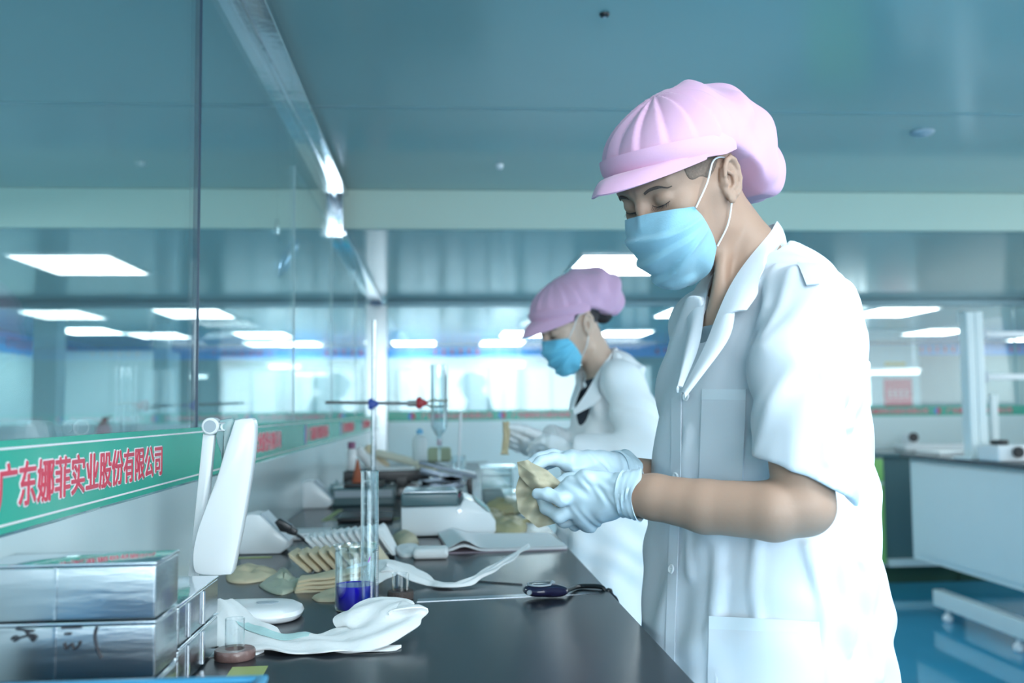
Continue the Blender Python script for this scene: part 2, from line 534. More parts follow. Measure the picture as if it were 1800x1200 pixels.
# ------------------------------------------------------------------ shell
struct('floor', MB().box((XL - .1, -2.6, -0.1), (XR, YE + .1, 0)), floor_m)
struct('ceiling', MB().box((XL - .1, -2.6, ZU), (XR, YB, ZU + 0.1)).box((XL - .1, YB, ZL), (XR, YE + .1, ZL + 0.1)), ceil_m)
struct('trim_1', MB().box((GX + .032, YB - 0.03, ZL - 0.002), (XR, YB - .002, ZU - .002), 0.0).box((XL, YB - 0.03, ZL - 0.002), (GX - .032, YB - .002, ZU - .002)), beam_m)
struct('wall_far', MB().box((XL - .1, YE, 0), (XR, YE + .1, ZL)), mat('end_wall_paint', (0.26, 0.37, 0.38), rough=0.5, var=0.05))
struct('wall_left', MB().box((XL - .1, -2.6, 0), (XL, YE, ZL + .2)), wall_m)
# right wall with window openings; wall behind the camera
mbw = MB().box((5.6, -2.6, 0), (5.75, 6.2, 1.15)).box((5.6, -2.6, 2.1), (5.75, 6.2, ZU)).box((5.6, 5.9, 1.15), (5.75, 6.2, 2.1)).box((5.6, -2.6, 1.15), (5.75, -1.0, 2.1))
struct('wall_right', mbw, wall_m)
struct('wall_rear', MB().box((XL - .1, -2.7, 0), (5.7, -2.6, ZU)), wall_m)
struct('wall_far_right', MB().box((5.75, 6.2, 0), (XR, 6.3, ZU)).box((XR - .1, 6.3, 0), (XR, YE, ZL)), wall_m)
# seams across the upper ceiling
o = struct('trim_2', MB().box((XL, 3.195, ZU - 0.0025), (XR, 3.21, ZU - .0003)).box((XL, 0.9, ZU - 0.0025), (XR, 0.91, ZU - .0003)).box((2.05, 0, ZU - 0.0025), (2.06, 3.195, ZU - .0003)), mat('seam_pale', (0.30, 0.46, 0.48), rough=0.3))
# lower part of partition beside the bench, banner, glass panes above
ZB0, ZB1 = EYE - 0.123, EYE - 0.026
struct('wall_partition', MB().box((GX - 0.03, -2.5, 0), (GX, YP, ZB0 - .004)), mat('side_panel', (0.54, 0.67, 0.70), rough=0.16, var=0.02, vscale=2))
joints = [-1.9, -0.62, 0.65, 1.914, 3.16, 4.26, 5.5, YP - .03]
for i in range(len(joints) - 1):
    y0, y1 = joints[i] + .003, joints[i + 1] - .003
    zt = (ZU if y1 < YB + .1 else ZL) - .034
    if y0 < YB < y1 + .2:
        zt = ZL - .034
    struct('window_%d' % (i + 1), MB().box((GX - 0.009, y0, ZB0 - .003), (GX - 0.001, y1, zt)), glass_pane)
    if i > 0:
        struct('trim_%d' % (i + 2), MB().box((GX - 0.011, y0 - .0052, ZB0), (GX + 0.0012, y0 - .0008, zt)), dark_seam if i == 3 else pale_seam)
# pane filling the step above the low ceiling line
struct('window_8', MB().box((GX - 0.009, 3.163, ZL - .03), (GX - 0.001, YB - .035, ZU - .034)), glass_pane)
# polished channels that hold the glass
ch = MB()
ch.box((GX - 0.03, -2.5, ZU - .034), (GX + 0.055, YB - .03, ZU - .001), .004)
ch.box((GX - 0.03, YB - .075, ZL - .05), (GX + 0.035, YB - .0305, ZU - .034), .004)
ch.box((GX - 0.03, YB - .03, ZL - .034), (GX + 0.045, YP, ZL - .001), .004)
ch.box((GX - 0.005, 0.1, ZU - .040), (GX + 0.005, YB - .07, ZU - .0341), .001)
struct('trim_20', ch, chrome)
# corner post at the far end
struct('trim_21', MB().box((GX - 0.075, YP - .03, 0), (GX + 0.075, YP + .05, ZL - .035), .01), mat('post_steel', (0.60, 0.66, 0.68), rough=0.32, metal=0.9, bump=.2, bscale=5))
# cross partition: lower panel, glass, top rail
struct('wall_cross_partition', MB().box((GX + .076, YP, 0), (XR - .1, YP + .04, EYE - 0.07)).box((XL, YP, 0), (GX - .076, YP + .04, EYE - .07)), panel_m)
k = 30
for (a, b) in ((XL, -2.3), (-2.3, GX - .076), (GX + .076, 1.15), (1.15, 2.75), (2.75, 4.4), (4.4, 6.6), (6.6, XR - .1)):
    struct('window_%d' % k, MB().box((a + .004, YP + .012, EYE - .068), (b - .004, YP + .02, ZL - .05)), glass_far)
    k += 1
struct('trim_22', MB().box((GX + .076, YP - .01, ZL - .05), (XR - .1, YP + .045, ZL - .001), .004).box((XL, YP - .01, ZL - .05), (GX - .076, YP + .045, ZL - .001), .004), mat('rail_grey', (0.16, 0.27, 0.31), rough=0.35, metal=0.4))
for (i, x) in enumerate((1.15, 2.75, 4.4, 6.6)):
    struct('trim_%d' % (40 + i), MB().box((x - .0035, YP + .008, EYE - .068), (x + .0035, YP + .024, ZL - .05)), mat('seam_teal%d' % i, (0.25, 0.45, 0.48), rough=0.3))

# ------------------------------------------------------------------ lettering
def text_mesh(s, size, offset=0.0, ext=0.0004):
    cu_ = bpy.data.curves.new('lettering', 'FONT'); cu_.body = s; cu_.size = size; cu_.offset = offset; cu_.extrude = ext
    cu_.resolution_u = 3
    o = bpy.data.objects.new('lettering', cu_); C.objects.link(o)
    bpy.context.view_layer.update()
    me = bpy.data.meshes.new_from_object(o.evaluated_get(bpy.context.evaluated_depsgraph_get()))
    v = np.array([tuple(x.co) for x in me.vertices]); f = [tuple(p.vertices) for p in me.polygons]
    bpy.data.objects.remove(o); bpy.data.curves.remove(cu_); bpy.data.meshes.remove(me)
    return v, f
COMPANY = '\u5e7f\u4e1c\u5a1c\u83f2\u5b9e\u4e1a\u80a1\u4efd\u6709\u9650\u516c\u53f8'
TV0, TF0 = text_mesh(COMPANY, 1.0, 0.0)
def thicken(v, f, r, n):
    """heavier strokes: the same characters laid over each other in a small circle"""
    V2 = []; F2 = []
    for k in range(n):
        a = 2 * PI * k / n; b = len(V2) * len(v)
        V2.append(v + np.array((r * math.cos(a), r * math.sin(a), 0))); F2 += [tuple(b + i for i in q) for q in f]; V2[-1] = V2[-1] + np.array((0, 0, k * .00005))
    return np.concatenate(V2), F2
TV, TF = thicken(TV0, TF0, .014, 4)
TV2, TF2 = thicken(TV0, TF0, .048, 8)
tx0, tx1 = TV[:, 0].min(), TV[:, 0].max(); ty0, ty1 = TV[:, 1].min(), TV[:, 1].max()
def lettering(A, F, w_, h_, place):
    v = A.copy(); x = (v[:, 0] - tx0) / (tx1 - tx0) * w_; y = (v[:, 1] - ty0) / (ty1 - ty0) * h_
    return np.array([place(a, b, c) for a, b, c in zip(x, y, A[:, 2])]), F
def banner(name, label, y0, y1, starts, axis, pos, z0, z1, tw, th_, logo=True, group=None):
    """axis 'Y': on the side partition, running away from the camera; axis 'X': on the cross partition"""
    root = thing(name, label, 'banner', ((pos, y0, z0) if axis == 'Y' else (y0, pos, z0)), group)
    s = 0.0016
    def pl(d0, zz, dep):
        return (lambda a, b, c: (pos + dep + c, d0 + a, zz + b)) if axis == 'Y' else (lambda a, b, c: (d0 + a, pos - dep - c, zz + b))
    def bar(a, b, c, d, dep, e):
        return ((pos + dep, a, c), (pos + dep + e, b, d)) if axis == 'Y' else ((a, pos - dep - e, c), (b, pos - dep, d))
    obj('backing', MB().box(*bar(y0, y1, z0, z1, .0002, s)), green_m, root)
    if axis == 'Y':
        obj('white_line', MB().box(*bar(y0, y1, z1 - .010, z1 - .0075, .0018, .0004)), pink_m, root)
        obj('white_line', MB().box(*bar(y0, y1, z0 + .0075, z0 + .010, .0018, .0004)), pink_m, root)
    zc = (z0 + z1) / 2 - th_ / 2
    for st in starts:
        obj('letter_outline', lettering(TV2, TF2, tw, th_, pl(st, zc, .0022)), pink_m, root, sharp=30)
        obj('letter', lettering(TV, TF, tw, th_, pl(st, zc, .0034)), red_m, root, sharp=30)
        if logo:
            c = (st - 0.075, (z0 + z1) / 2); r = (z1 - z0) * .36
            for (nm, m_, q0, q1) in (('logo_blue', blue_strip, PI / 2, 1.5 * PI), ('logo_red', red_m, -PI / 2, PI / 2)):
                P = []
                for t in np.linspace(q0, q1, 14):
                    a, b = c[0] + r * math.cos(t), c[1] + r * math.sin(t)
                    P.append((pos + .0022, a, b) if axis == 'Y' else (a, pos - .0022, b))
                e = (0.0006, 0, 0) if axis == 'Y' else (0, -0.0006, 0)
                obj(nm, MB().prism(P, e), m_, root)
    return root
banner('wall_banner', 'long green strip banner with red lettering along the glass partition beside the bench', -0.6, 7.25, [-0.16, 1.062, 2.282, 3.50, 4.72, 5.94], 'Y', GX, ZB0, ZB1, 0.608, 0.050)
banner('wall_banner', 'thin green strip banner across the far glass partition behind the woman', GX + .08, XR - .2, [-.13, .53, 1.19, 1.85, 2.51, 3.17, 3.83, 4.9, 5.56], 'X', YP, EYE - .072, EYE + .002, 0.51, 0.040)

# ------------------------------------------------------------------ blue strips of the rooms beyond, with red characters too blurred to read
def blue_banner(label, P0, P1, z0, z1, nrm):
    root = thing('blue_banner', label, 'banner', (P0[0], P0[1], z0))
    P0 = np.array(P0, float); P1 = np.array(P1, float); d = (P1 - P0); L = np.linalg.norm(d); d /= L
    nrm = np.array(nrm, float)
    def slab(a, b, za, zb, e0, e1):
        q = [np.append(P0 + d * a + nrm * e0, za), np.append(P0 + d * b + nrm * e0, za), np.append(P0 + d * b + nrm * e0, zb), np.append(P0 + d * a + nrm * e0, zb)]
        return MB().prism(q, np.append(nrm * (e1 - e0), 0))
    obj('backing', slab(0, L, z0, z1, .001, .008), blue_strip, root)
    rnd = random.Random(5); zc = (z0 + z1) / 2; hh = (z1 - z0) * .24; a = .3
    while a < L - .6:
        for k in range(rnd.choice((3, 5, 6))):
            mb = MB()
            for q in range(3):
                s = slab(a + rnd.uniform(0, .03), a + rnd.uniform(.05, .08), zc - hh + q * hh * .75, zc - hh + q * hh * .75 + hh * .3, .009, .012); mb.add(s.v, s.f)
            s = slab(a + .03, a + .045, zc - hh, zc + hh, .009, .012); mb.add(s.v, s.f)
            obj('red_character', mb, red_m, root)
            a += .105
        a += rnd.uniform(.5, .9)
    return root
blue_banner('blue strip banner with red characters high on the end wall beyond the glass', (XL + .01, YE), (XR - .2, YE), EYE + .655, EYE + .808, (0, -1))
blue_banner('blue strip banner with red characters high on the side wall of the left room', (XL, 3.0), (XL, YE - .02), EYE + .60, EYE + .808, (1, 0))

# ------------------------------------------------------------------ ceiling lights
def light_proto(z):
    root = thing('ceiling_light', '', 'ceiling light', (0, 0, 0))
    w_, d_ = .250, .352
    fr = MB()
    for (a, b, c, d) in ((-w_ - .012, -d_ - .012, w_ + .012, -d_), (-w_ - .012, d_, w_ + .012, d_ + .012), (-w_ - .012, -d_, -w_, d_), (w_, -d_, w_ + .012, d_)):
        fr.box((a, b, -.012), (c, d, -.0005))
    obj('frame', fr, white_plastic, root, raw=True)
    obj('diffuser', MB().box((-w_, -d_, -.010), (w_, d_, -.001)), lamp_glow, root, raw=True)
    return root
LP = light_proto(0)
first = True
lights = [
    (1.01, 5.50, ZL, 'square ceiling light panel just above the woman\'s cap'),
    (1.06, 8.2, ZL, 'ceiling light panel whose corner shows left of the woman\'s cap crown'),
    (2.13, 8.25, ZL, 'ceiling light panel between the woman\'s cap and the man\'s collar'),
    (3.88, 8.25, ZL, 'ceiling light panel just right of the man\'s shoulder'),
    (0.91, 10.5, ZL, 'ceiling light panel level with the woman\'s visor'),
    (1.97, 10.5, ZL, 'ceiling light panel right behind the woman\'s hair bun'),
    (5.44, 10.5, ZL, 'ceiling light panel left of the tall grey post on the island'),
    (7.3, 11.6, ZL, 'small far ceiling light right of the tall grey post'),
    (-2.0, 11.9, ZL, 'dim distant ceiling light seen through the partition glass near its first seam'),
    (-0.3, 11.9, ZL, 'dim distant ceiling light seen just left of the steel corner post'),
    (-3.4, 9.9, ZL, 'distant ceiling light below the blue side banner of the left room'),
    (0.75, 11.9, ZL, 'faint ceiling light low behind the clamp stand'),
    (0.9, 0.6, ZU, 'ceiling light panel overhead above the bench, out of view'),
    (2.6, 0.6, ZU, 'ceiling light panel overhead right of the man, out of view'),
    (3.6, 2.6, ZU, 'ceiling light panel overhead by the right windows, out of view'),
]
for (x, y, z, lb) in lights:
    if first: LP.location = (x, y, z); LP['label'] = lb; LP['group'] = 'ceiling light panels'; first = False
    else: copy_tree(LP, (x, y, z), None, lb, group='ceiling light panels')
def disc_thing(name, label, cat, c, r, h, m_):
    root = thing(name, label, cat, c)
    obj('housing', MB().lathe([(0, -h), (r * .55, -h), (r * .8, -h * .8), (r, -h * .4), (r, -.001), (0, -.001)], 28, c), m_, root)
    obj('grille', MB().lathe([(0, -h * 1.15), (r * .35, -h * 1.12), (r * .4, -h * .95), (0, -h * .95)], 20, c), grey_plastic, root)
p = W(1620, 207, 3.42)
disc_thing('smoke_detector', 'small round grey smoke detector on the ceiling above the man\'s back', 'smoke detector', (p[0], 3.42, ZU), .042, .016, grey_plastic)
disc_thing('ceiling_hook', 'tiny dark round fitting on the ceiling at the upper border of the photo', 'ceiling fitting', (.417, 2.41, ZU), .013, .010, black_plastic)
p = W(878, 285, 3.95)  # bright disc built where a lamp is mirrored in the glossy ceiling
disc_thing('sprinkler_head', 'small bright round fitting on the ceiling near the beam', 'sprinkler', (p[0], 3.95, ZU), .016, .02, white_plastic)

# ------------------------------------------------------------------ end wall beyond the cross partition
def framed(name, label, cat, x0, x1, z0, z1, y, frame_m, pane_m_, nx=1, nz=1, t=.03):
    root = thing(name, label, cat, ((x0 + x1) / 2, y, z0))
    fr = MB()
    fr.box((x0 - t, y - .05, z0 - t), (x1 + t, y - .002, z0)).box((x0 - t, y - .05, z1), (x1 + t, y - .002, z1 + t))
    fr.box((x0 - t, y - .05, z0), (x0, y - .002, z1)).box((x1, y - .05, z0), (x1 + t, y - .002, z1))
    for i in range(1, nx):
        x = x0 + (x1 - x0) * i / nx; fr.box((x - t / 2, y - .045, z0), (x + t / 2, y - .002, z1))
    for i in range(1, nz):
        z = z0 + (z1 - z0) * i / nz; fr.box((x0, y - .045, z - t / 2), (x1, y - .002, z + t / 2))
    obj('frame', fr, frame_m, root)
    obj('pane', MB().box((x0, y - .022, z0), (x1, y - .012, z1)), pane_m_, root)
    return root
def zpx(py, D, px=900): return EYE + (722 - (px - 772) * .01 - py) * D / FPX
def xpx(px, D): return (px - 772) * D / FPX
wins = [(400, 505, 'pale window beyond the glass seen below the paired ceiling lights'),
        (705, 770, 'narrow pale window right behind the clamp stand'), (785, 855, 'pale window behind the glass column'),
        (862, 905, 'narrow pale window left of the woman\'s face'), (925, 1010, 'pale window behind the woman\'s mask'), (1095, 1145, 'pale window right of the woman\'s shoulder')]
for (a, b, lb) in wins:
    framed('far_window', lb, 'window', xpx(a, YE), xpx(b, YE), EYE - .35, zpx(645, YE), YE, far_frame, win_soft, 2, 1)['group'] = 'pale windows of the end wall'
framed('far_window', 'bright many-paned window behind the man\'s back', 'window', xpx(1490, YE), xpx(1566, YE), zpx(712, YE, 1550), zpx(640, YE, 1550), YE, white_panel, win_glow, 4, 3, .02)
framed('far_window', 'small bright window at the left border above the green banner', 'window', XL + .25, XL + .9, EYE - .15, EYE + .25, YE, white_panel, win_soft, 3, 2)
# red and yellow signs
def sign(name, label, cat, x0, x1, z0, z1, y, m_, marks=None):
    root = thing(name, label, cat, ((x0 + x1) / 2, y, z0))
    obj('board', MB().box((x0, y - .012, z0), (x1, y - .003, z1)), m_, root)
    if marks:
        mb = MB(); rnd = random.Random(3); w_ = (x1 - x0); h_ = z1 - z0
        for i in range(4):
            cx = x0 + w_ * (.2 + .2 * i)
            for q in range(3): mb.box((cx - w_ * .06, y - .016, z0 + h_ * (.35 + .1 * q)), (cx + w_ * .06, y - .012, z0 + h_ * (.38 + .1 * q)))
            mb.box((cx - w_ * .012, y - .016, z0 + h_ * .33), (cx + w_ * .012, y - .012, z0 + h_ * .62))
        obj('white_marks', mb, pink_m, root)
    return root
struct('door_1', MB().box((xpx(1545, YE), YE - .06, 0), (xpx(1638, YE), YE - .002, zpx(602, YE, 1600))), mat('door_pale', (0.60, 0.76, 0.76), rough=0.3))
sign('red_poster', 'red poster with white marks on the pale far door behind the man\'s back', 'poster', xpx(1574, 12.33), xpx(1626, 12.33), zpx(714, 12.33, 1610), zpx(664, 12.33, 1610), YE - .065, poster_red, True)
sign('yellow_sign', 'small yellow sign above the red poster', 'sign', xpx(1577, 12.33), xpx(1616, 12.33), zpx(638, 11.9, 1600), zpx(630, 11.9, 1600), YE - .065, sign_yellow)
# hanging fluorescent fittings, seen as bright spots
def tube_light(label, x0, x1, y, z):
    root = thing('tube_light', label, 'tube light', ((x0 + x1) / 2, y, z), 'tube lights beyond the glass')
    obj('housing', MB().box((x0 - .02, y - .03, z), (x1 + .02, y + .03, z + .03), .005), white_plastic, root)
    obj('tube', MB().cyl((x0, y, z - .015), (x1, y, z - .015), .018), win_glow, root)
    for xx in (x0 + .05, x1 - .05): obj('hanger', MB().cyl((xx, y, z + .03), (xx, y, ZL), .004), grey_plastic, root)
tube_light('bright tube light left of the woman\'s mask', xpx(868, 11), xpx(920, 11), 11, zpx(640, 11))
tube_light('tube light hanging behind the clamp stand\'s left arm', xpx(522, 11), xpx(575, 11), 11, zpx(652, 11))
tube_light('bright row of tube light above the red poster', xpx(1536, 11), xpx(1640, 11), 11, zpx(650, 11, 1600))
tube_light('small bright tube light at the first glass seam', xpx(345, 10), xpx(372, 10), 10, zpx(655, 10))

# left room seen through the glass: column, extinguisher, pale cupboard
struct('trim_60', MB().box((-2.52, 9.0, 0), (-2.40, 9.12, ZL)), white_panel)
struct('trim_61', MB().box((-3.2, 8.1, 0), (-3.02, 8.3, ZL)), white_panel)
t = thing('fire_extinguisher', 'small red fire extinguisher seen through the glass above the green banner', 'fire extinguisher', (-2.32, 7.1, 0.98))
c = np.array((-2.32, 7.1, 0.98))
obj('bracket_shelf', MB().box((-2.42, 7.0, 0.95), (-2.2, 7.29, 0.979)), white_panel, t)
obj('cylinder', MB().lathe([(0, 0), (.045, 0), (.05, .01), (.05, .15), (.03, .185), (.014, .195), (0, .195)], 20, c), poster_red, t)
obj('valve', MB().box((-2.33, 7.09, 1.176), (-2.29, 7.11, 1.20), .003).cyl((-2.31, 7.1, 1.19), (-2.26, 7.08, 1.205), .006), black_plastic, t)
t = thing('white_cupboard', 'pale cupboard standing in the left room behind the glass', 'cupboard', (-3.4, 11.2, 0))
obj('body', MB().box((-4.1, 10.95, 0), (-2.9, 11.4, 1.9), .01), cab_white, t)
obj('door', MB().box((-4.07, 10.93, .05), (-3.51, 10.949, 1.87), .004), cab_white, t)
obj('door', MB().box((-3.49, 10.93, .05), (-2.93, 10.949, 1.87), .004), cab_white, t)

# ------------------------------------------------------------------ far bench with green cabinets and the island on the right
FB = 6.72
t = thing('far_worktop', 'dark worktop running along the far partition behind the man', 'worktop', (5, FB, TOP))
obj('slab', MB().box((2.4, FB, TOP - .03), (XR - .2, YP - .002, TOP), .004), smoke_m, t)
def cabinet(name, label, x0, x1, y0, y1, m_, dr, group=None):
    t = thing(name, label, 'cabinet', ((x0 + x1) / 2, (y0 + y1) / 2, 0), group)
    obj('body', MB().box((x0, y0 + .02, .12), (x1, y1, TOP - .031)), cab_white, t)
    obj('plinth', MB().box((x0, y0 + .06, 0), (x1, y1, .119)), mat('plinth_dark', (0.03, 0.08, 0.05), rough=0.4), t)
    if dr:
        d = obj('drawer', MB().box((x0 + .006, y0, TOP - .20), (x1 - .006, y0 + .019, TOP - .04), .003), m_, t)
        obj('handle', MB().box((x0 + .04, y0 - .02, TOP - .21), (x1 - .04, y0 - .001, TOP - .19), .003), grey_plastic, d)
    d = obj('door', MB().box((x0 + .006, y0, .14), (x1 - .006, y0 + .019, TOP - .22), .003), m_, t)
    return t
cabinet('base_cabinet', 'lime green cabinet with a drawer under the far worktop behind the man\'s back', 2.62, 3.07, FB + .02, YP - .01, cab_green, True)
t = thing('sash_cupboard', 'dark glass-fronted cupboard between the lime cabinet and the white island', 'cabinet', (3.32, 7, 0))
obj('body', MB().box((3.075, FB + .05, .12), (3.6, YP - .01, TOP - .031)), smoke_m, t)
obj('plinth', MB().box((3.075, FB + .08, 0), (3.6, YP - .01, .119)), MATS['plinth_dark'], t)
obj('frame', MB().box((3.08, FB + .02, .12), (3.6, FB + .049, .17)), cab_white, t)
cabinet('base_cabinet', 'white cabinet at the far end under the worktop, hidden mostly by the island', 3.61, 4.6, FB + .02, YP - .01, cab_white, False)

IX, IT = 2.84, .935
t = thing('lab_island', 'white laboratory island with dark worktop on small round feet at the right border', 'lab bench', (3.6, 4.4, 0))
obj('worktop', MB().box((IX - .03, 2.2, IT - .028), (4.25, 5.95, IT), .004), mat('island_top', (0.05, 0.065, 0.08), rough=0.22, spec=0.6), t)
body = obj('body', MB().box((IX + .012, 2.25, .31), (4.2, 5.9, IT - .029)), cab_white, t)
for (a, b) in ((4.62, 5.84), (3.45, 4.55), (2.3, 3.38)):
    obj('side_panel', MB().box((IX, a, .34), (IX + .0115, b, IT - .05), .004), cab_white, t)
obj('base_rail', MB().box((IX - .004, 2.25, .075), (IX + .06, 5.65, .165), .004).box((4.14, 2.25, .075), (4.2, 5.65, .165), .004).box((IX, 2.3, .165), (IX + .05, 2.4, .34)).box((IX, 3.36, .165), (IX + .05, 3.46, .34)).box((IX + .0, 4.55, .165), (IX + .03, 4.62, .34)).box((4.15, 3.36, .165), (4.2, 3.46, .34)), cab_white, t)
for y in (2.6, 3.6, 4.85, 5.55):
    for x in (IX + .03, 4.16):
        obj('foot', MB().lathe([(0, 0), (.022, 0), (.03, .012), (.028, .03), (.012, .045), (.010, .076), (0, .076)], 16, (x, y, 0)), white_plastic, t)
# tall posts and arms standing on the island
def post(label, x, y, w_, h_, arm=None):
    t = thing('equipment_post', label, 'post', (x, y, IT))
    obj('foot_plate', MB().box((x - w_, y - w_, IT), (x + w_, y + w_, IT + .012), .002), cab_white, t)
    mb = MB().box((x - w_ * .55, y - w_ * .5, IT + .012), (x - w_ * .03, y + w_ * .5, h_), .004).box((x + w_ * .02, y - w_ * .5, IT + .012), (x + w_ * .55, y + w_ * .5, h_), .004)
    mb.box((x - w_ * .05, y - w_ * .38, IT + .012), (x + w_ * .04, y + w_ * .5, h_ - .004))
    obj('column', mb, cab_white, t)
    if arm:
        for (z, l) in arm:
            obj('bracket', MB().box((x + w_ * .5, y - .03, z - .03), (x + w_ * .5 + .03, y + .03, z + .03), .004), grey_plastic, t)
            obj('arm', MB().box((x + w_ * .5 + .03, y - .015, z - .016), (x + w_ * .5 + l, y + .015, z + .016), .004), white_plastic, t)
    return t
px_ = xpx(1742, 5.2)
post('tall double grey post standing on the white island', px_, 5.2, .085, EYE + 171 * 5.2 / FPX, [(EYE + 130 * 5.2 / FPX, .4), (EYE + 52 * 5.2 / FPX, .4)])
post('thin pale post behind the tall grey post on the island', xpx(1778, 5.5), 5.5, .035, EYE + 20 * 5.5 / FPX)
t = thing('white_instrument', 'small white instrument with a black dial at the right border of the island', 'instrument', (xpx(1795, 4.95), 4.95, IT))
c = (xpx(1795, 4.95), 4.95, IT)
obj('body', MB().box((c[0] - .09, 4.85, IT + .001), (c[0] + .2, 5.05, IT + .085), .012), white_plastic, t)
obj('dial', MB().cyl((c[0] + .01, 4.85, IT + .05), (c[0] + .01, 4.828, IT + .05), .028), black_plastic, t)
obj('clip', MB().box((c[0] - .075, 4.87, IT + .086), (c[0] - .02, 4.95, IT + .11), .004), black_plastic, t)
t = thing('desktop_machine', 'low white machine with a round black lens on the far worktop', 'instrument', (xpx(1640, 6.9), 6.95, TOP))
c = np.array((xpx(1625, 6.9), 6.95, TOP))
obj('base', MB().box(c + (-.08, -.08, .001), c + (.42, .1, .05), .015), white_plastic, t)
obj('lens_head', MB().lathe([(0, 0), (.055, 0), (.06, .03), (.045, .075), (0, .08)], 20, c + (0, 0, .051)), white_plastic, t)
obj('lens', MB().cyl(c + (0, -.05, .1), c + (0, -.068, .1), .034), black_plastic, t)
t = thing('paper_pile', 'low pile of pale papers lying on the island corner', 'paper', (IX + .45, 5.75, IT))
obj('sheets', MB().box((IX + .05, 5.6, IT + .0005), (IX + .4, 5.9, IT + .018), .003), white_plastic, t)
obj('folder', MB().box((IX + .42, 5.45, IT + .0005), (IX + .75, 5.9, IT + .04), .006), smoke_m, t)

# ------------------------------------------------------------------ the bench
t = thing('lab_bench', 'long black-topped bench beside the glass partition', 'lab bench', (-.08, 2.6, 0))
BE = 0.297
obj('worktop', MB().box((GX + .002, -0.2, TOP - .03), (BE, 6.3, TOP), .0025), bench_m, t)
obj('cabinet_body', MB().box((GX + .01, -0.15, .1), (BE - .05, 6.25, TOP - .031)), cab_white, t)
obj('plinth', MB().box((GX + .02, -0.1, 0), (BE - .09, 6.2, .099)), MATS['plinth_dark'], t)
for i in range(8):
    d = obj('door', MB().box((BE - .0495, -.12 + i * .79, .13), (BE - .03, -.12 + i * .79 + .77, TOP - .06), .003), cab_white, t)
    obj('handle', MB().cyl((BE - .015, -.12 + i * .79 + .3, TOP - .12), (BE - .015, -.12 + i * .79 + .45, TOP - .12), .005).cyl((BE - .03, -.12 + i * .79 + .31, TOP - .12), (BE - .015, -.12 + i * .79 + .31, TOP - .12), .004).cyl((BE - .03, -.12 + i * .79 + .44, TOP - .12), (BE - .015, -.12 + i * .79 + .44, TOP - .12), .004), steel, d)
tape_m = mat('yellow_tape', (0.42, 0.50, 0.16), rough=0.4)
def tape(label, pts, w_=.009):
    P = [onz(*q)[:2] for q in pts]
    a, b = np.array(P[0]), np.array(P[1]); d = (b - a) / np.linalg.norm(b - a); n = np.array((-d[1], d[0])) * w_
    q = [(*(a + n), TOP + .0003), (*(a - n), TOP + .0003), (*(b - n), TOP + .0003), (*(b + n), TOP + .0003)]
    o = obj('floor_tape' if 0 else 'marking_tape', MB().prism(q, (0, 0, .0006)), tape_m, loc=(*(a + b) / 2, TOP)); tag(o, label, 'tape')
tape('yellow marking tape across the bench behind the second white wedge', [(572, 913), (702, 911)])
tape('yellow marking tape running away beside the second white wedge', [(570, 915), (598, 896)])
tape('yellow marking tape across the bench behind the lamp base', [(398, 981), (478, 979)])
tape('yellow marking tape at the lower border below the cork-ringed tube', [(425, 1196), (440, 1172)], .022)
# ================================================================== people
skin_m = mat('skin', (0.41, 0.265, 0.195), rough=0.5, sss=0.12, var=0.10, vscale=9, bump=0.05, bscale=220)
brow_m = mat('brow_hair', (0.10, 0.075, 0.065), rough=0.9, bump=0.6, bscale=900, var=.3, vscale=500)
skin_w = mat('skin_pale', (0.66, 0.47, 0.37), rough=0.5, sss=0.12, var=0.06, vscale=9)
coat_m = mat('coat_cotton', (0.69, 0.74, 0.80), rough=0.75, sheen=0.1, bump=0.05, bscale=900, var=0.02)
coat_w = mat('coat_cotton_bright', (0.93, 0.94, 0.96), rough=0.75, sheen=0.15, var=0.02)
seam_m = mat('coat_seam', (0.72, 0.80, 0.86), rough=0.75)
pink_c = mat('cap_pink', (0.72, 0.42, 0.60), rough=0.72, sheen=0.2, bump=0.06, bscale=700, var=0.03)
mesh_c = mat('cap_mesh_pink', (0.72, 0.56, 0.74), rough=0.8, sheen=0.2, bump=0.5, bscale=800, var=0.14, vscale=500)
mask_m = mat('mask_blue', (0.30, 0.55, 0.68), rough=0.75, sheen=0.2, bump=0.12, bscale=420, var=0.06, vscale=60)
loop_m = mat('mask_loop', (0.85, 0.90, 0.93), rough=0.6)
glove_m = mat('glove_latex', (0.56, 0.70, 0.78), rough=0.38, sss=0.05, var=0.03)
glove_w = mat('glove_white', (0.92, 0.94, 0.96), rough=0.5)
hair_m = mat('hair_black', (0.03, 0.028, 0.032), rough=0.6, bump=0.5, bscale=500, stretch=(3, 3, 0.5))
stub_m = mat('hair_cropped', (0.23, 0.165, 0.13), rough=0.85, bump=0.6, bscale=900, var=0.35, vscale=260)
shirt_m = mat('shirt_grey', (0.26, 0.34, 0.38), rough=0.8)
dark_cloth = mat('dark_cloth', (0.03, 0.035, 0.05), rough=0.8)
wrap_m = mat('wrapper_beige', (0.46, 0.42, 0.30), rough=0.55, bump=0.5, bscale=28, var=0.12, vscale=25, sheen=0.1)

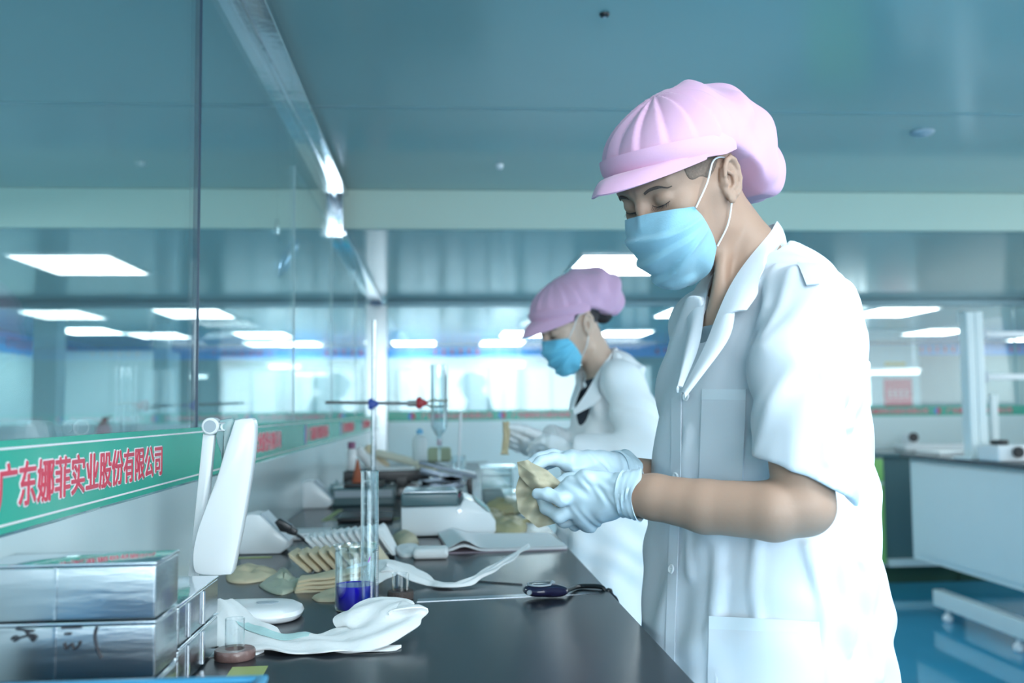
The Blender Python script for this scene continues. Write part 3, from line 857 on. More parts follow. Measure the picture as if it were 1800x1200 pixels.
class Head:
    def __init__(s, ear, yaw, pitch, sc_=1.0, roll=0.0):
        c, n = math.cos(yaw), math.sin(yaw)
        F = np.array([-c, -n, 0.0]); L = np.array([n, -c, 0.0])
        f = F * math.cos(pitch) + np.array([0, 0, -math.sin(pitch)])
        u = np.cross(f, L) if False else np.array([0, 0, math.cos(pitch)]) + F * math.sin(pitch)
        L2 = L * math.cos(roll) + u * math.sin(roll); u2 = u * math.cos(roll) - L * math.sin(roll)
        s.R = np.array([f, L2, u2]).T * 1.0          # columns: forward, left, up
        s.s = sc_
        s.O = np.array(ear, float) - s.R @ np.array([0, .080, 0]) * sc_
    def w(s, p): return (np.asarray(p, float) * s.s) @ s.R.T + s.O
    def l(s, p): return (((p - s.O.astype(np.float32)) @ s.R.astype(np.float32)) / np.float32(s.s)).astype(np.float32)

def head_local(q):
    """head: x forward, y left, z up, origin midway between the ears"""
    a = np.abs(q[:, 1]); m_ = q.copy(); m_[:, 1] = a
    d = ell(m_, (-.004, 0, .048), (.098, .076, .086))
    d = smin(d, ell(m_, (.038, 0, .045), (.060, .066, .066)), .02)
    d = smin(d, ell(m_, (.042, 0, -.030), (.056, .058, .072)), .03)
    d = smin(d, cap(m_, (.088, 0, -.100), (.084, .012, -.098), .016, .014), .025)
    d = smin(d, cap(m_, (.012, .050, -.060), (.076, .018, -.098), .017, .014), .022)
    d = smin(d, cap(m_, (.005, .056, -.010), (.012, .050, -.060), .017, .017), .02)
    d = smin(d, ell(m_, (.062, .042, -.004), (.024, .022, .018)), .018)
    d = smin(d, cap(m_, (.094, .006, .036), (.078, .046, .038), .008, .008), .012)
    d = smax(d, -ell(m_, (.104, .031, .017), (.016, .021, .0135)), .012)
    d = smin(d, ell(m_, (.0795, .032, .0165), (.0150, .0165, .0140)), .004)
    d = smin(d, chain(m_, [(.093, 0, .030), (.100, 0, .012), (.108, 0, -.014)], [.0062, .0068, .0085], .008), .008)
    d = smin(d, ell(m_, (.099, .010, -.017), (.010, .007, .007)), .006)
    d = smin(d, ell(m_, (.094, 0, -.058), (.016, .024, .011)), .012)
    # ear
    Re = frame((.0, 0, 1.0)) ; e = np.array([[.94, 0, -.34], [.0, 1, 0], [.34, 0, .94]])
    d = smin(d, ell(m_, (-.006, .077, -.001), (.018, .0075, .029), e), .004)
    c = m_ - V(-.006, .082, -.001); c = c @ e.astype(np.float32)
    d = smax(d, -ell(c, (.0025, .0035, .002), (.0105, .008, .0205)), .003)
    ang = [math.radians(t) for t in (-75, -40, -5, 30, 60, 90, 120, 150, 178)]
    pts = [np.array((-.0045 + 0 - .0155 * math.cos(t) * 1.0 + .003, 0.0015, .004 + .027 * math.sin(t))) for t in ang]
    d = smin(d, chain(c, pts, [.004, .0036, .0036, .0038, .004, .004, .0038, .0034, .003], .002), .003)
    d = smin(d, chain(c, [(.006, .0, .012), (-.004, .0015, .006), (-.005, .001, -.008), (.003, .0, -.015)], [.0025, .003, .003, .0028], .002), .003)
    d = smin(d, ell(c, (.003, -.001, -.026), (.008, .0045, .009)), .004)
    d = smin(d, ell(c, (.0115, .0, -.004), (.004, .004, .006)), .003)
    return d

def hand_sdf(p, H, dr=0.0):
    w0, w1 = np.asarray(H['wrist'], float), np.asarray(H['palm'], float)
    kn = [np.asarray(f[0], float) for f in H['fingers']]
    d = cap(p, w0, w0 * .45 + w1 * .55, H.get('rw', .027) + dr, .027 + dr)
    for k in kn:
        d = smin(d, cap(p, w0 * .5 + w1 * .5, k, .018 + dr, .0125 + dr), .016)
    d = smin(d, cap(p, kn[0], kn[-1], .0115 + dr, .0105 + dr), .012)
    rs = [.0098, .0088, .0080, .0072]
    for i, f in enumerate(H['fingers']):
        sc2 = (1.0, 1.03, .97, .86)[i]
        d2 = chain(p, f, [r * sc2 + dr for r in rs[:len(f)]], .004)
        d = smin(d, d2, .0045)
    th_ = H['thumb']
    d = smin(d, chain(p, th_, [.0165 + dr, .0125 + dr, .0105 + dr, .0085 + dr][:len(th_)], .007), .008)
    return d

def torso_field(levels, theta, rnd):
    """levels: (z, centre x, centre y, half depth, half width)"""
    Z = np.array([l[0] for l in levels], np.float32); o = np.argsort(Z); Z = Z[o]
    A = np.array(levels, np.float32)[o]
    ct, st = math.cos(theta), math.sin(theta)
    def f(p):
        z = np.clip(p[:, 2], Z[0], Z[-1])
        cx, cy, a, b = [np.interp(z, Z, A[:, k]).astype(np.float32) for k in (1, 2, 3, 4)]
        dx, dy = p[:, 0] - cx, p[:, 1] - cy
        u = -(dx * ct + dy * st); v = dx * st - dy * ct      # forward, left
        n = 2.35
        k = ((np.abs(u) / a) ** n + (np.abs(v) / b) ** n) ** (1 / n)
        d = (k - 1) * np.minimum(a, b)
        zc = np.maximum(p[:, 2] - Z[-1], Z[0] - p[:, 2])
        return np.where(zc > 0, np.sqrt(np.maximum(d, 0) ** 2 + zc ** 2), np.maximum(d, zc)), u, v
    return f

def push_out(f, P, off, it=3):
    shp = np.asarray(P).shape
    p = np.asarray(P, np.float32).reshape(-1, 3).copy()
    for _ in range(it):
        d = f(p); m_ = d < off
        if not m_.any(): break
        g = grad(f, p[m_]); p[m_] = p[m_] + g * (off - d[m_])[:, None]
    return p.reshape(shp).astype(float)
def person_mask(root, hd, f_skin, pleat=0.009):
    """surgical mask wrapped round the lower face; cor: half angles of the side edges"""
    nu, nv = 57, 49
    P = np.zeros((nu, nv, 3)); S = np.zeros((nu, nv))
    T_ = [0, .25, .5, .75, 1]
    for j in range(nv):
        t = j / (nv - 1)
        xc = np.interp(t, T_, [.107, .122, .121, .108, .070]); zc = np.interp(t, T_, [.005, -.024, -.056, -.092, -.124])
        xe = np.interp(t, T_, [.066, .058, .053, .049, .046]); ye = np.interp(t, T_, [.061, .065, .064, .062, .057]); ze = np.interp(t, T_, [-.009, -.026, -.044, -.062, -.081])
        for i in range(nu):
            s = -1 + 2 * i / (nu - 1)
            cs = max(0.0, math.cos(s * PI / 2))
            x = xe + (xc - xe) * cs ** .75; y = ye * math.sin(s * PI / 2) ** 1 if s >= 0 else -ye * math.sin(-s * PI / 2)
            z = ze + (zc - ze) * cs ** .9
            fade = cs ** .35
            st = 0
            for (tc, am, sl) in ((.27, 1.0, .00), (.50, 1.2, .10), (.68, 1.2, .20)):
                tt = tc + sl * (s - .2) * (-1.0) + .02 * math.sin(4 * s + tc * 20)
                st += am * pleat * (1 / (1 + math.exp(min(40, max(-40, -(t - tt) * 130)))) - (1 if t > tt else 0) * min(1, (t - tt) / .20) if t > tt - .1 else 0)
            S[i, j] = (st + .0010 * math.sin(11 * s + 14 * t)) * fade
            P[i, j] = (x, y, z)
    Wd = push_out(f_skin, hd.w(P.reshape(-1, 3)), .0022).reshape(nu, nv, 3)
    for _ in range(2):
        for _k in range(6):
            Wd[1:-1] = (Wd[:-2] + 2 * Wd[1:-1] + Wd[2:]) / 4; Wd[:, 1:-1] = (Wd[:, :-2] + 2 * Wd[:, 1:-1] + Wd[:, 2:]) / 4
        Wd = push_out(f_skin, Wd, .0012)
    n = np.cross(np.gradient(Wd, axis=0), np.gradient(Wd, axis=1)); n /= np.linalg.norm(n, axis=2, keepdims=True)
    if np.dot(n[nu // 2, nv // 2], hd.R[:, 0]) < 0: n = -n
    Wd = Wd + n * S[..., None] * hd.s
    P = ((Wd - hd.O) @ hd.R) / hd.s
    mk = obj('face_mask', MB().sheet(Wd[:, ::-1], .0012), mask_m, root, sharp=60)
    for sy in (1, -1):
        i = nu - 1 if sy > 0 else 0
        top, bot = P[i, 1], P[i, nv - 2]
        ear_t = np.array((.012, sy * .081, .036)); ear_b = np.array((.004, sy * .079, -.026)); ear_k = np.array((-.022, sy * .074, .006))
        out = np.array((0, sy * .002, 0))
        pts = spline([top + out, (top * .5 + ear_t * .5) + (0.0, sy * .005, 0), ear_t, ear_k + (0, 0, .02), ear_k, ear_b, (bot * .55 + ear_b * .45) + (0, sy * .009, 0), bot + out], 40)
        obj('ear_loop', MB().tube(hd.w(pts), .0013 * hd.s, 8), loop_m, mk)
    return mk

def person_cap(root, hd, E, band_front, droop, visor_z=.059, h=.0028):
    """E: ellipsoids of the crown in head space"""
    def crown(q):
        d = None
        for (c, r) in E:
            e = ell(q, c, r); d = e if d is None else smin(d, e, .045)
        # pleats fanning back from the band
        az = np.arctan2(q[:, 1], q[:, 0] + .01)
        up = np.clip((q[:, 2] - .06 - q[:, 0] * .3) / .09, 0, 1)
        fr = np.clip(1 - (-q[:, 0] - .01) / .07, 0, 1)
        ph = (np.abs(az) * 17.0 - (q[:, 2] - .06) * 16 + 1.2 * np.sin(np.abs(az) * 2.6 + .5))
        saw = np.mod(ph / (2 * PI), 1.0); saw = np.where(saw < .78, (saw / .78) ** .7, (1 - saw) / .22)
        d = d - .0075 * (saw - .5) * (up ** .25) * (1 - up ** 2 * .35) * fr
        # soft gathers at the back
        bk = np.clip((-q[:, 0] - .02) / .06, 0, 1)
        d = d - .0035 * bk * np.sin(q[:, 1] * 95 + q[:, 2] * 40 + 2 * np.sin(q[:, 0] * 50)) - .003 * bk * np.sin(q[:, 2] * 80 + q[:, 0] * 60)
        low = np.where(q[:, 0] > -.008, .054 + (q[:, 0] + .008) * band_front, np.interp(q[:, 0], [-.2, -.15, -.10, -.062, -.008], droop))
        pl = (low - q[:, 2]) / 1.35
        d = smax(d, pl, .008)
        return d
    def fw(p): return crown(hd.l(p)) * hd.s
    lo = hd.O - .26; hi = hd.O + .26
    c = obj('cap', sdf_mesh(fw, lo, hi, h), pink_c, root, sharp=0)
    # band round the brow
    A = np.linspace(-105, 105, 85)
    def base(a, z, k=0.0):
        t = math.radians(a)
        x, y = .1015 * math.cos(t), .0845 * math.sin(t)
        zz = z + (x) * band_front * (1 if x > 0 else .3)
        return np.array((x + k * math.cos(t), y + k * math.sin(t), zz))
    G = np.array([[base(a, z, .0075 + .003 * math.sin(v_ * PI)) for v_, z in zip(np.linspace(0, 1, 6), np.linspace(.066, .038, 6))] for a in A])
    obj('band', MB().sheet(hd.w(G), .003), pink_c, c, sharp=60)
    # visor
    A = np.linspace(-80, 80, 65); rows = np.linspace(0, 1, 12)
    G = np.zeros((len(A), len(rows), 3))
    for i, a in enumerate(A):
        t = math.radians(a); b = base(a, .0385, .010)
        y = .090 * math.sin(t); e = np.array((.165 - 16.5 * y * y, y, visor_z - .17 * abs(y)))
        for j, v_ in enumerate(rows):
            G[i, j] = b + (e - b) * v_ + np.array((0, 0, .007 * math.sin(v_ * PI)))
    obj('visor', MB().sheet(hd.w(G), .0032), pink_c, c, sharp=60)
    return c, fw

def finish_face(root, hd, f_skin, hairm, brow=True):
    for sy in (1, -1):
        pts = [(.098, sy * .016, .033), (.095, sy * .026, .036), (.087, sy * .038, .0365), (.077, sy * .048, .0335)]
        P = snap(f_skin, hd.w(spline(pts, 14)), .0002)
        G = np.array([[P[i] + hd.R[:, 2] * k * (.0026 if i < 9 else .0026 - .0004 * (i - 8)) * hd.s for k in np.linspace(-1, 1, 4)] for i in range(len(P))])
        G = snap(f_skin, G.reshape(-1, 3), .0006).reshape(len(P), 4, 3)
        obj('eyebrow', MB().sheet(G, .0012), brow_m, root)
        pts = [(.094, sy * .0165, .0125), (.0975, sy * .025, .0075), (.0955, sy * .035, .0065), (.087, sy * .0465, .0105)]
        P = snap(f_skin, hd.w(spline(pts, 16)), .0004)
        mb = MB().tube(P, np.r_[np.linspace(.0003, .0008, 8), np.linspace(.0008, .0004, 8)] * hd.s, 6)
        for i in range(1, 15, 1):
            tip = P[i] + (hd.R[:, 0] * .0055 - hd.R[:, 2] * .0045 + hd.R[:, 1] * sy * (i - 7) * .0003) * hd.s
            mb.cyl(P[i], tip, .00035, .00012, 4)
        obj('eyelashes', mb, hair_m, root)

# ------------------------------------------------------------------ the man
TH = math.radians(25)
man = thing('person', 'person in short-sleeved white coat, pink cap and blue mask, holding a beige wrapper', 'person', (.50, 1.5, 0))
hm = Head(W(1279, 317, 1.43), math.radians(31), math.radians(29), 1.04)
def lv(py, xl, xr, b, D=1.5, sh=0.0):
    xl_, xr_ = W(xl, py, D), W(xr, py, D)
    w_ = (xr_[0] - xl_[0]) / 2 - .026; xl_[0] -= .012; xr_[0] -= .012; b -= .018
    a = math.sqrt(max(w_ * w_ - (b * math.sin(TH)) ** 2, .01)) / math.cos(TH)
    return (xl_[2] / 1, (xl_[0] + xr_[0]) / 2, D + sh, a, b)
coat_levels = [lv(525, 1215, 1480, .135, 1.5), lv(560, 1190, 1512, .165), lv(620, 1174, 1528, .185), lv(700, 1161, 1535, .19), lv(800, 1152, 1541, .19),
               lv(900, 1149, 1546, .195), lv(1000, 1144, 1555, .205), lv(1100, 1136, 1563, .21), lv(1200, 1128, 1574, .22)]
coat_levels.append((.52, coat_levels[-1][1] + .005, 1.5, coat_levels[-1][3] + .02, .24))
tor = torso_field(coat_levels, TH, None)
shN, shF = W(1430, 545, 1.345), W(1235, 575, 1.655)
slN = [W(1420, 540, 1.35), W(1402, 640, 1.31), W(1402, 750, 1.275), W(1418, 900, 1.25)]
elbN = W(1416, 893, 1.245); wrN = W(1102, 868, 1.35)
foreN = [W(1412, 800, 1.27), W(1414, 888, 1.245), W(1360, 898, 1.25), W(1240, 890, 1.295), W(1150, 873, 1.33), wrN]
elbF = W(1290, 860, 1.72); wrF = W(1083, 829, 1.53)
neckB = W(1340, 470, 1.50)
nk0 = hm.w((-.022, 0, -.01)); nk1 = W(1314, 445, 1.5); nk2 = W(1320, 560, 1.50)

HN = dict(wrist=wrN, palm=W(1040, 880, 1.385), rw=.028, fingers=[
    [W(1018, 868, 1.372), W(985, 878, 1.366), W(962, 868, 1.376), W(944, 868, 1.384)],
    [W(1016, 892, 1.376), W(982, 907, 1.385), W(960, 892, 1.405), W(950, 874, 1.42)],
    [W(1022, 908, 1.386), W(990, 916, 1.41), W(968, 898, 1.43), W(962, 882, 1.44)],
    [W(1034, 918, 1.40), W(1010, 922, 1.425), W(992, 905, 1.445), W(985, 890, 1.455)]],
    thumb=[W(1066, 850, 1.362), W(1030, 842, 1.366), W(1003, 852, 1.378), W(984, 865, 1.386)])
HF = dict(wrist=wrF, palm=W(1035, 822, 1.49), rw=.026, fingers=[
    [W(1000, 812, 1.462), W(972, 806, 1.45), W(950, 812, 1.44), W(938, 822, 1.435)],
    [W(1000, 808, 1.48), W(970, 800, 1.475), W(946, 806, 1.468), W(930, 816, 1.462)],
    [W(1004, 808, 1.50), W(974, 802, 1.50), W(950, 808, 1.495), W(936, 818, 1.49)],
    [W(1010, 812, 1.518), W(985, 808, 1.52), W(966, 814, 1.518), W(955, 822, 1.512)]],
    thumb=[W(1050, 838, 1.475), W(1020, 842, 1.45), W(1000, 845, 1.435), W(985, 848, 1.425)])

def man_skin(p):
    d = chain(p, [nk1, nk2], [.047, .058], .01)
    d = smin(d, cap(p, nk0, nk1, .052, .048), .012)
    d = smin(d, cap(p, hm.w((-.035, .045, -.02)), W(1258, 575, 1.44), .013, .008), .02)     # neck muscle
    d = smin(d, cap(p, W(1335, 450, 1.5), W(1400, 535, 1.44), .018, .024), .025)
    d = smin(d, cap(p, W(1335, 600, 1.5), W(1350, 900, 1.50), .10, .10), .04)
    d = smin(d, cap(p, W(1285, 620, 1.47), W(1295, 760, 1.48), .048, .07), .04)
    d = smin(d, cap(p, shN, shF, .040, .040), .03)
    d = smin(d, chain(p, [shN, slN[2], foreN[1]], [.044, .043, .038], .006), .02)
    d = smin(d, chain(p, foreN[1:], [.0375, .0375, .0345, .0300, .0262], .008), .008)
    d = smin(d, chain(p, [shF, elbF, wrF], [.042, .038, .025], .008), .02)
    d = smin(d, cap(p, W(1350, 900, 1.5), W(1352, 1150, 1.5), .11, .11), .04)
    d = smin(d, hand_sdf(p, HN, -.0018), .008)
    d = smin(d, hand_sdf(p, HF, -.0018), .008)
    m_ = ((p - hm.O.astype(np.float32)) ** 2).sum(1) < .24 ** 2
    if m_.any():
        dh = head_local(hm.l(p[m_])) * hm.s
        d[m_] = smin(d[m_], dh, .014)
    return d
body = obj('body', sdf_mesh(man_skin, (.05, 1.15, .62), (.85, 1.95, 1.78), .0026), skin_m, man, sharp=0)

# coat
def coat_solid(p, cut=True):
    dt, u, v = tor(p)
    d = dt
    d = smin(d, cap(p, W(1335, 492, 1.5), shN, .058, .054), .03)
    d = smin(d, cap(p, W(1320, 500, 1.5), shF, .056, .050), .03)
    d = smin(d, cap(p, W(1400, 530, 1.5), W(1425, 610, 1.50), .070, .085), .04)
    d = smin(d, cap(p, W(1375, 474, 1.5), W(1440, 545, 1.44), .030, .050), .04)
    sl = chain(p, slN[:3] + [W(1412, 860, 1.262)], [.060, .061, .060, .064], .006)
    # sleeve hem: slanting cut
    hn = np.array((-.42, .10, -.90)); hn /= np.linalg.norm(hn)
    hp = W(1405, 834, 1.26)
    cutp = (p - hp.astype(np.float32)) @ hn.astype(np.float32)
    sl = smax(sl, cutp, .002)
    inner = chain(p, [slN[2], W(1412, 880, 1.26)], [.044, .052], .01)
    sl = smax(sl, -smax(inner, -(cutp + .10), .004), .002)
    d = smin(d, sl, .012)
    slf = cap(p, shF, W(1265, 800, 1.72), .056, .060)
    d = smin(d, slf, .02)
    return d, u, v, cutp
FOLDS = [([(1448, 505), (1449, 620), (1450, 740), (1456, 812)], 1.30, .006, .007),
         ([(1452, 600), (1475, 680), (1492, 745), (1492, 800)], 1.34, .006, .009),
         ([(1530, 640), (1512, 690), (1496, 745)], 1.42, .006, .009),
         ([(1318, 655), (1345, 610), (1400, 560), (1440, 520)], 1.30, .005, .012),
         ([(1330, 790), (1350, 720), (1400, 640)], 1.27, .005, .012),
         ([(1395, 820), (1400, 760), (1430, 690)], 1.25, .004, .012),
         ([(1365, 470), (1345, 540), (1318, 640)], 1.37, .007, .010),
         ([(1392, 478), (1372, 540), (1345, 590)], 1.36, .005, .009),
         ([(1330, 545), (1300, 640), (1290, 760)], 1.36, .004, .012),
         ([(1230, 900), (1262, 960), (1258, 1070)], 1.36, .010, .010),
         ([(1330, 950), (1326, 1030), (1332, 1085)], 1.34, .008, .008),
         ([(1210, 760), (1205, 880), (1215, 1010)], 1.38, .009, .009),
         ([(1420, 960), (1448, 1060), (1460, 1200)], 1.30, .010, .008),
         ([(1500, 850), (1520, 1000), (1545, 1190)], 1.42, .009, .010),
         ([(1480, 900), (1490, 1040), (1500, 1150)], 1.36, .007, .010),
         ([(1265, 1020), (1250, 1110), (1262, 1200)], 1.36, .010, .010)]
FW = [(list(hit(lambda p: coat_solid(p)[0], pts, 1.10, 1.75)), am, wd) for pts, D, am, wd in FOLDS]
def man_coat(p):
    d, u, v, cp = coat_solid(p)
    z = p[:, 2]
    ang = np.arctan2(u, v)
    low = np.clip((1.22 - z) / .5, 0, 1)
    up = np.clip((z - 1.0) / .3, 0, 1)
    dd = .0055 * low * np.sin(ang * 9 + 3 * np.sin(z * 5) + 2.0 * np.sin(z * 3 + ang * 2))
    dd += .0032 * np.sin(ang * 5 + z * 26 + 2 * np.sin(z * 14 + ang * 3))
    dd += .0022 * np.sin((p[:, 0] * 40 + p[:, 1] * 24 + z * 46) + 2 * np.sin(z * 23 + p[:, 1] * 17))
    for pts, am, wd in FW:
        dd += polyridge(p, pts, am, wd)
    d = d - dd
    # placket edge and neck opening
    nk = chain(p, [W(1325, 400, 1.5), W(1300, 470, 1.48), W(1250, 560, 1.42), W(1224, 640, 1.36)], [.056, .050, .022, .006], .01)
    nk = np.minimum(nk, cap(p, W(1226, 640, 1.36), W(1222, 570, 1.30), .010, .03))
    d = smax(d, -nk, .006)
    return d
cm = sdf_mesh(man_coat, (.1, 1.08, .50), (.95, 1.95, 1.60), .0036, margin=.03)
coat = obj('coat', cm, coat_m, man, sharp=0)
# arm and hands gloves
def cuff(root, a, b, r0, r1, m_, wob=.003):
    d = b - a; R = frame(d); L = np.linalg.norm(d)
    G = []
    for i in range(44):
        t = 2 * PI * i / 44; row = []
        for j in range(9):
            s = j / 8; r = r0 + (r1 - r0) * s + (s ** 2) * wob * math.sin(5 * t) + .0012 * math.sin(s * 22 + 2 * math.sin(t))
            row.append(a + R @ np.array((r * math.cos(t), r * math.sin(t), L * s + s * s * .004 * math.sin(3 * t + 1))))
        G.append(row)
    G.append(G[0])
    return np.array(G)
def glove(root, H, fore, m_, lab):
    wr = np.asarray(H['wrist'], float); pr = np.asarray(fore, float)
    dirv = (pr - wr) / np.linalg.norm(pr - wr); pa = np.asarray(H['palm'], float)
    def f(p):
        d = hand_sdf(p, H, .0006)
        d = smin(d, cap(p, wr, wr + dirv * .004, .030, .030), .006)
        t = (p - wr.astype(np.float32)) @ dirv.astype(np.float32)
        wr_amp = np.exp(-((t + .02) / .05) ** 2)
        d = d - (.0009 * np.sin(t * 300 + 90 * p[:, 2] + 2.5 * np.sin(p[:, 0] * 90 + p[:, 2] * 130)) * (.12 + wr_amp * .6) + .0005 * np.sin(p[:, 0] * 260 + p[:, 2] * 170 + 3 * np.sin(p[:, 2] * 90)))
        d = smax(d, t - .004, .001)
        return d
    A = np.array([wr, pa] + [q for ff in H['fingers'] for q in ff] + list(H['thumb']))
    g = obj('glove', sdf_mesh(f, A.min(0) - .045, A.max(0) + .045, .0017), m_, root, sharp=0, label=lab)
    mb = MB(); mb.sheet(cuff(root, wr - dirv * .006, wr + dirv * .022, .0315, .0345, m_), .0012)
    obj('cuff', mb, m_, g, sharp=60)
    return g
glove(man, HN, foreN[-2], glove_m, 'pale blue latex glove on the hand nearer the camera')
glove(man, HF, elbF, glove_m, 'pale latex glove on the hand farther from the camera')
person_mask(man, hm, man_skin)
person_cap(man, hm, [((.006, 0, .072), (.104, .090, .067)), ((-.056, 0, .058), (.094, .090, .082)), ((-.104, 0, .026), (.060, .080, .066)), ((-.114, 0, -.012), (.054, .066, .056)), ((-.132, 0, -.050), (.028, .046, .020))], .30, [-.10, -.085, -.055, .012, .054])
finish_face(man, hm, man_skin, hair_m)
# cropped hair at temple and nape
def hair_f(p):
    q = hm.l(p)
    d = head_local(q) * hm.s - .0016
    m_ = q.copy(); m_[:, 1] = np.abs(m_[:, 1])
    r1 = np.maximum(ell(m_, (.030, .07, .055), (.034, .03, .040)), .0)
    reg = ell(m_, (.026, .068, .048), (.036, .03, .030)) + .003 * np.sin(q[:, 0] * 160 + q[:, 2] * 90)
    reg = np.minimum(reg, ell(m_, (-.078, .03, -.005), (.050, .060, .058)))
    return smax(d, reg, .003)
obj('hair', sdf_mesh(hair_f, hm.O - .14, hm.O + .14, .0026), stub_m, man, sharp=0)

# undershirt in the neck opening
def shirt_f(p):
    d = man_skin(p) - .004
    top = (p - W(1240, 572, 1.42).astype(np.float32)) @ V(-.15, 0, 1)
    box_ = ell(p, W(1262, 640, 1.42), (.07, .07, .11))
    return smax(smax(d, top, .002), box_, .002)
obj('undershirt', sdf_mesh(shirt_f, W(1262, 640, 1.42) - .14, W(1262, 640, 1.42) + .14, .003), shirt_m, man, sharp=0)

# collar, lapels, placket, pockets, buttons
def sheet_on(name, f, A, B, off, th, m_, parent, n=26, mm=8, y0=1.12, y1=1.75, lift=0.0, smooth=3):
    G = strip(f, A, B, n, mm, y0, y1, off).astype(float)
    Y = G.copy()
    # smooth depth jumps
    for _ in range(smooth):
        Y[1:-1] = (Y[:-2] + 2 * Y[1:-1] + Y[2:]) / 4
        Y[:, 1:-1] = (Y[:, :-2] + 2 * Y[:, 1:-1] + Y[:, 2:]) / 4
    mb = MB().sheet(Y, th)
    return obj(name, mb, m_, parent, sharp=60)
def relax(G, n=4, lift=.002):
    G = G.copy()
    for _ in range(n):
        G[1:-1] = (G[:-2] + 2 * G[1:-1] + G[2:]) / 4; G[:, 1:-1] = (G[:, :-2] + 2 * G[:, 1:-1] + G[:, 2:]) / 4
    return G
# near collar: stands round the neck, folds down over the shoulder
ins = [W(1366, 388, 1.525), W(1350, 412, 1.462), W(1312, 458, 1.435), W(1284, 500, 1.41), W(1262, 548, 1.385), W(1240, 605, 1.36), W(1215, 655, 1.345), W(1197, 690, 1.34)]
outs = [W(1386, 446, 1.54), W(1376, 456, 1.46), W(1358, 478, 1.405), W(1340, 505, 1.375), W(1326, 527, 1.36), W(1280, 590, 1.335), W(1250, 648, 1.325), W(1204, 700, 1.325)]
I_, O_ = spline(ins, 40), spline(outs, 40)
G = np.array([[I_[i] * (1 - t) + O_[i] * t + np.array((.0, -.010, .006)) * math.sin(t * PI) for t in np.linspace(0, 1, 9)] for i in range(40)])
# collar (upper part) with its notch, lapel (lower part)
G = push_out(lambda p: np.minimum(man_skin(p), man_coat(p)), G, .0045)
G = relax(G)
gc = G[:25].copy()
outl = spline([W(1292, 548, 1.36), W(1284, 592, 1.335), W(1246, 645, 1.325), W(1204, 700, 1.325)], 16)
gl_ = np.array([[I_[24 + i] * (1 - t) + outl[i] * t + np.array((.0, -.008, .004)) * math.sin(t * PI) for t in np.linspace(0, 1, 9)] for i in range(16)])
gl_ = relax(push_out(lambda p: np.minimum(man_skin(p), man_coat(p)), gl_, .0045))
col = obj('collar', MB().sheet(gc, .0025), coat_m, coat, sharp=60)
obj('lapel', MB().sheet(gl_, .0025), coat_m, coat, sharp=60)
# back of the collar and far lapel
ins2 = [W(1366, 392, 1.53), W(1346, 398, 1.575), W(1300, 430, 1.575), W(1262, 480, 1.54), W(1243, 510, 1.49), W(1236, 560, 1.44), W(1228, 612, 1.39), W(1200, 680, 1.345)]
outs2 = [W(1384, 446, 1.54), W(1365, 445, 1.60), W(1320, 460, 1.61), W(1262, 495, 1.59), W(1228, 525, 1.55), W(1212, 575, 1.47), W(1200, 625, 1.40), W(1190, 690, 1.345)]
I_, O_ = spline(ins2, 40), spline(outs2, 40)
G = np.array([[I_[i] * (1 - t) + O_[i] * t + np.array((-.004, .0, .006)) * math.sin(t * PI) for t in np.linspace(0, 1, 9)] for i in range(40)])
G = push_out(lambda p: np.minimum(man_skin(p), man_coat(p)), G, .0045)
G = relax(G)
obj('lapel', MB().sheet(G[:, ::-1], .0025), coat_m, coat, sharp=60)
# chest pocket
def pocket(quad, band, nu=14, nv=18, rad=0, off=.0026):
    G = patch(man_coat, quad, nu, nv, 1.12, 1.7, off).astype(float)
    for _ in range(4):
        G[1:-1] = (G[:-2] + 2 * G[1:-1] + G[2:]) / 4; G[:, 1:-1] = (G[:, :-2] + 2 * G[:, 1:-1] + G[:, 2:]) / 4
    pk = obj('pocket', MB().sheet(G, .002), coat_m, coat, sharp=60)
    q = np.array(quad, float)
    nb = max(2, int(nv * band))
    H_ = G[:, :nb + 1].copy()
    n = np.cross(np.gradient(H_, axis=0), np.gradient(H_, axis=1)); n /= np.linalg.norm(n, axis=2, keepdims=True)
    obj('pocket_hem', MB().sheet(H_ + n * .0012 * np.sign(-n[..., 1:2]), .0012), seam_m, pk, sharp=60)
    return pk
pocket([(1236, 684), (1312, 684), (1306, 845), (1230, 842)], .12)
pocket([(1247, 1082), (1440, 1092), (1448, 1215), (1245, 1212)], .20, 20, 18)
# placket
sheet_on('placket', man_coat, [(1180, 700), (1180, 800), (1178, 900), (1174, 1000), (1170, 1110), (1168, 1220)], [(1197, 690), (1196, 800), (1194, 900), (1190, 1000), (1186, 1110), (1184, 1220)], .0024, .0016, coat_m, coat, n=40, mm=5)
for (a, b) in ((1207, 697), (1189, 838), (1181, 1000)):
    c = hit(man_coat, [(a, b)], 1.12, 1.7, .004)[0]
    nrm = grad(man_coat, np.array([c], np.float32))[0]
    R = frame(nrm)
    bt = MB().lathe([(0, 0), (.0062, 0), (.0072, .001), (.0072, .0022), (.0058, .0030), (.0048, .0022), (0, .0020)], 24, c, R)
    o = obj('button', bt, white_plastic, coat)
    for s in (-1, 1): obj('thread_dot', MB().cyl(c + R @ np.array((s * .0016, 0, .0018)), c + R @ np.array((s * .0016, 0, .0028)), .0007, n=8), seam_m, o)
# sleeve hem band and shoulder seam
sheet_on('shoulder_tab', man_coat, [(1402, 462), (1428, 470)], [(1418, 502), (1440, 500)], .003, .002, coat_m, coat, n=8, mm=6)
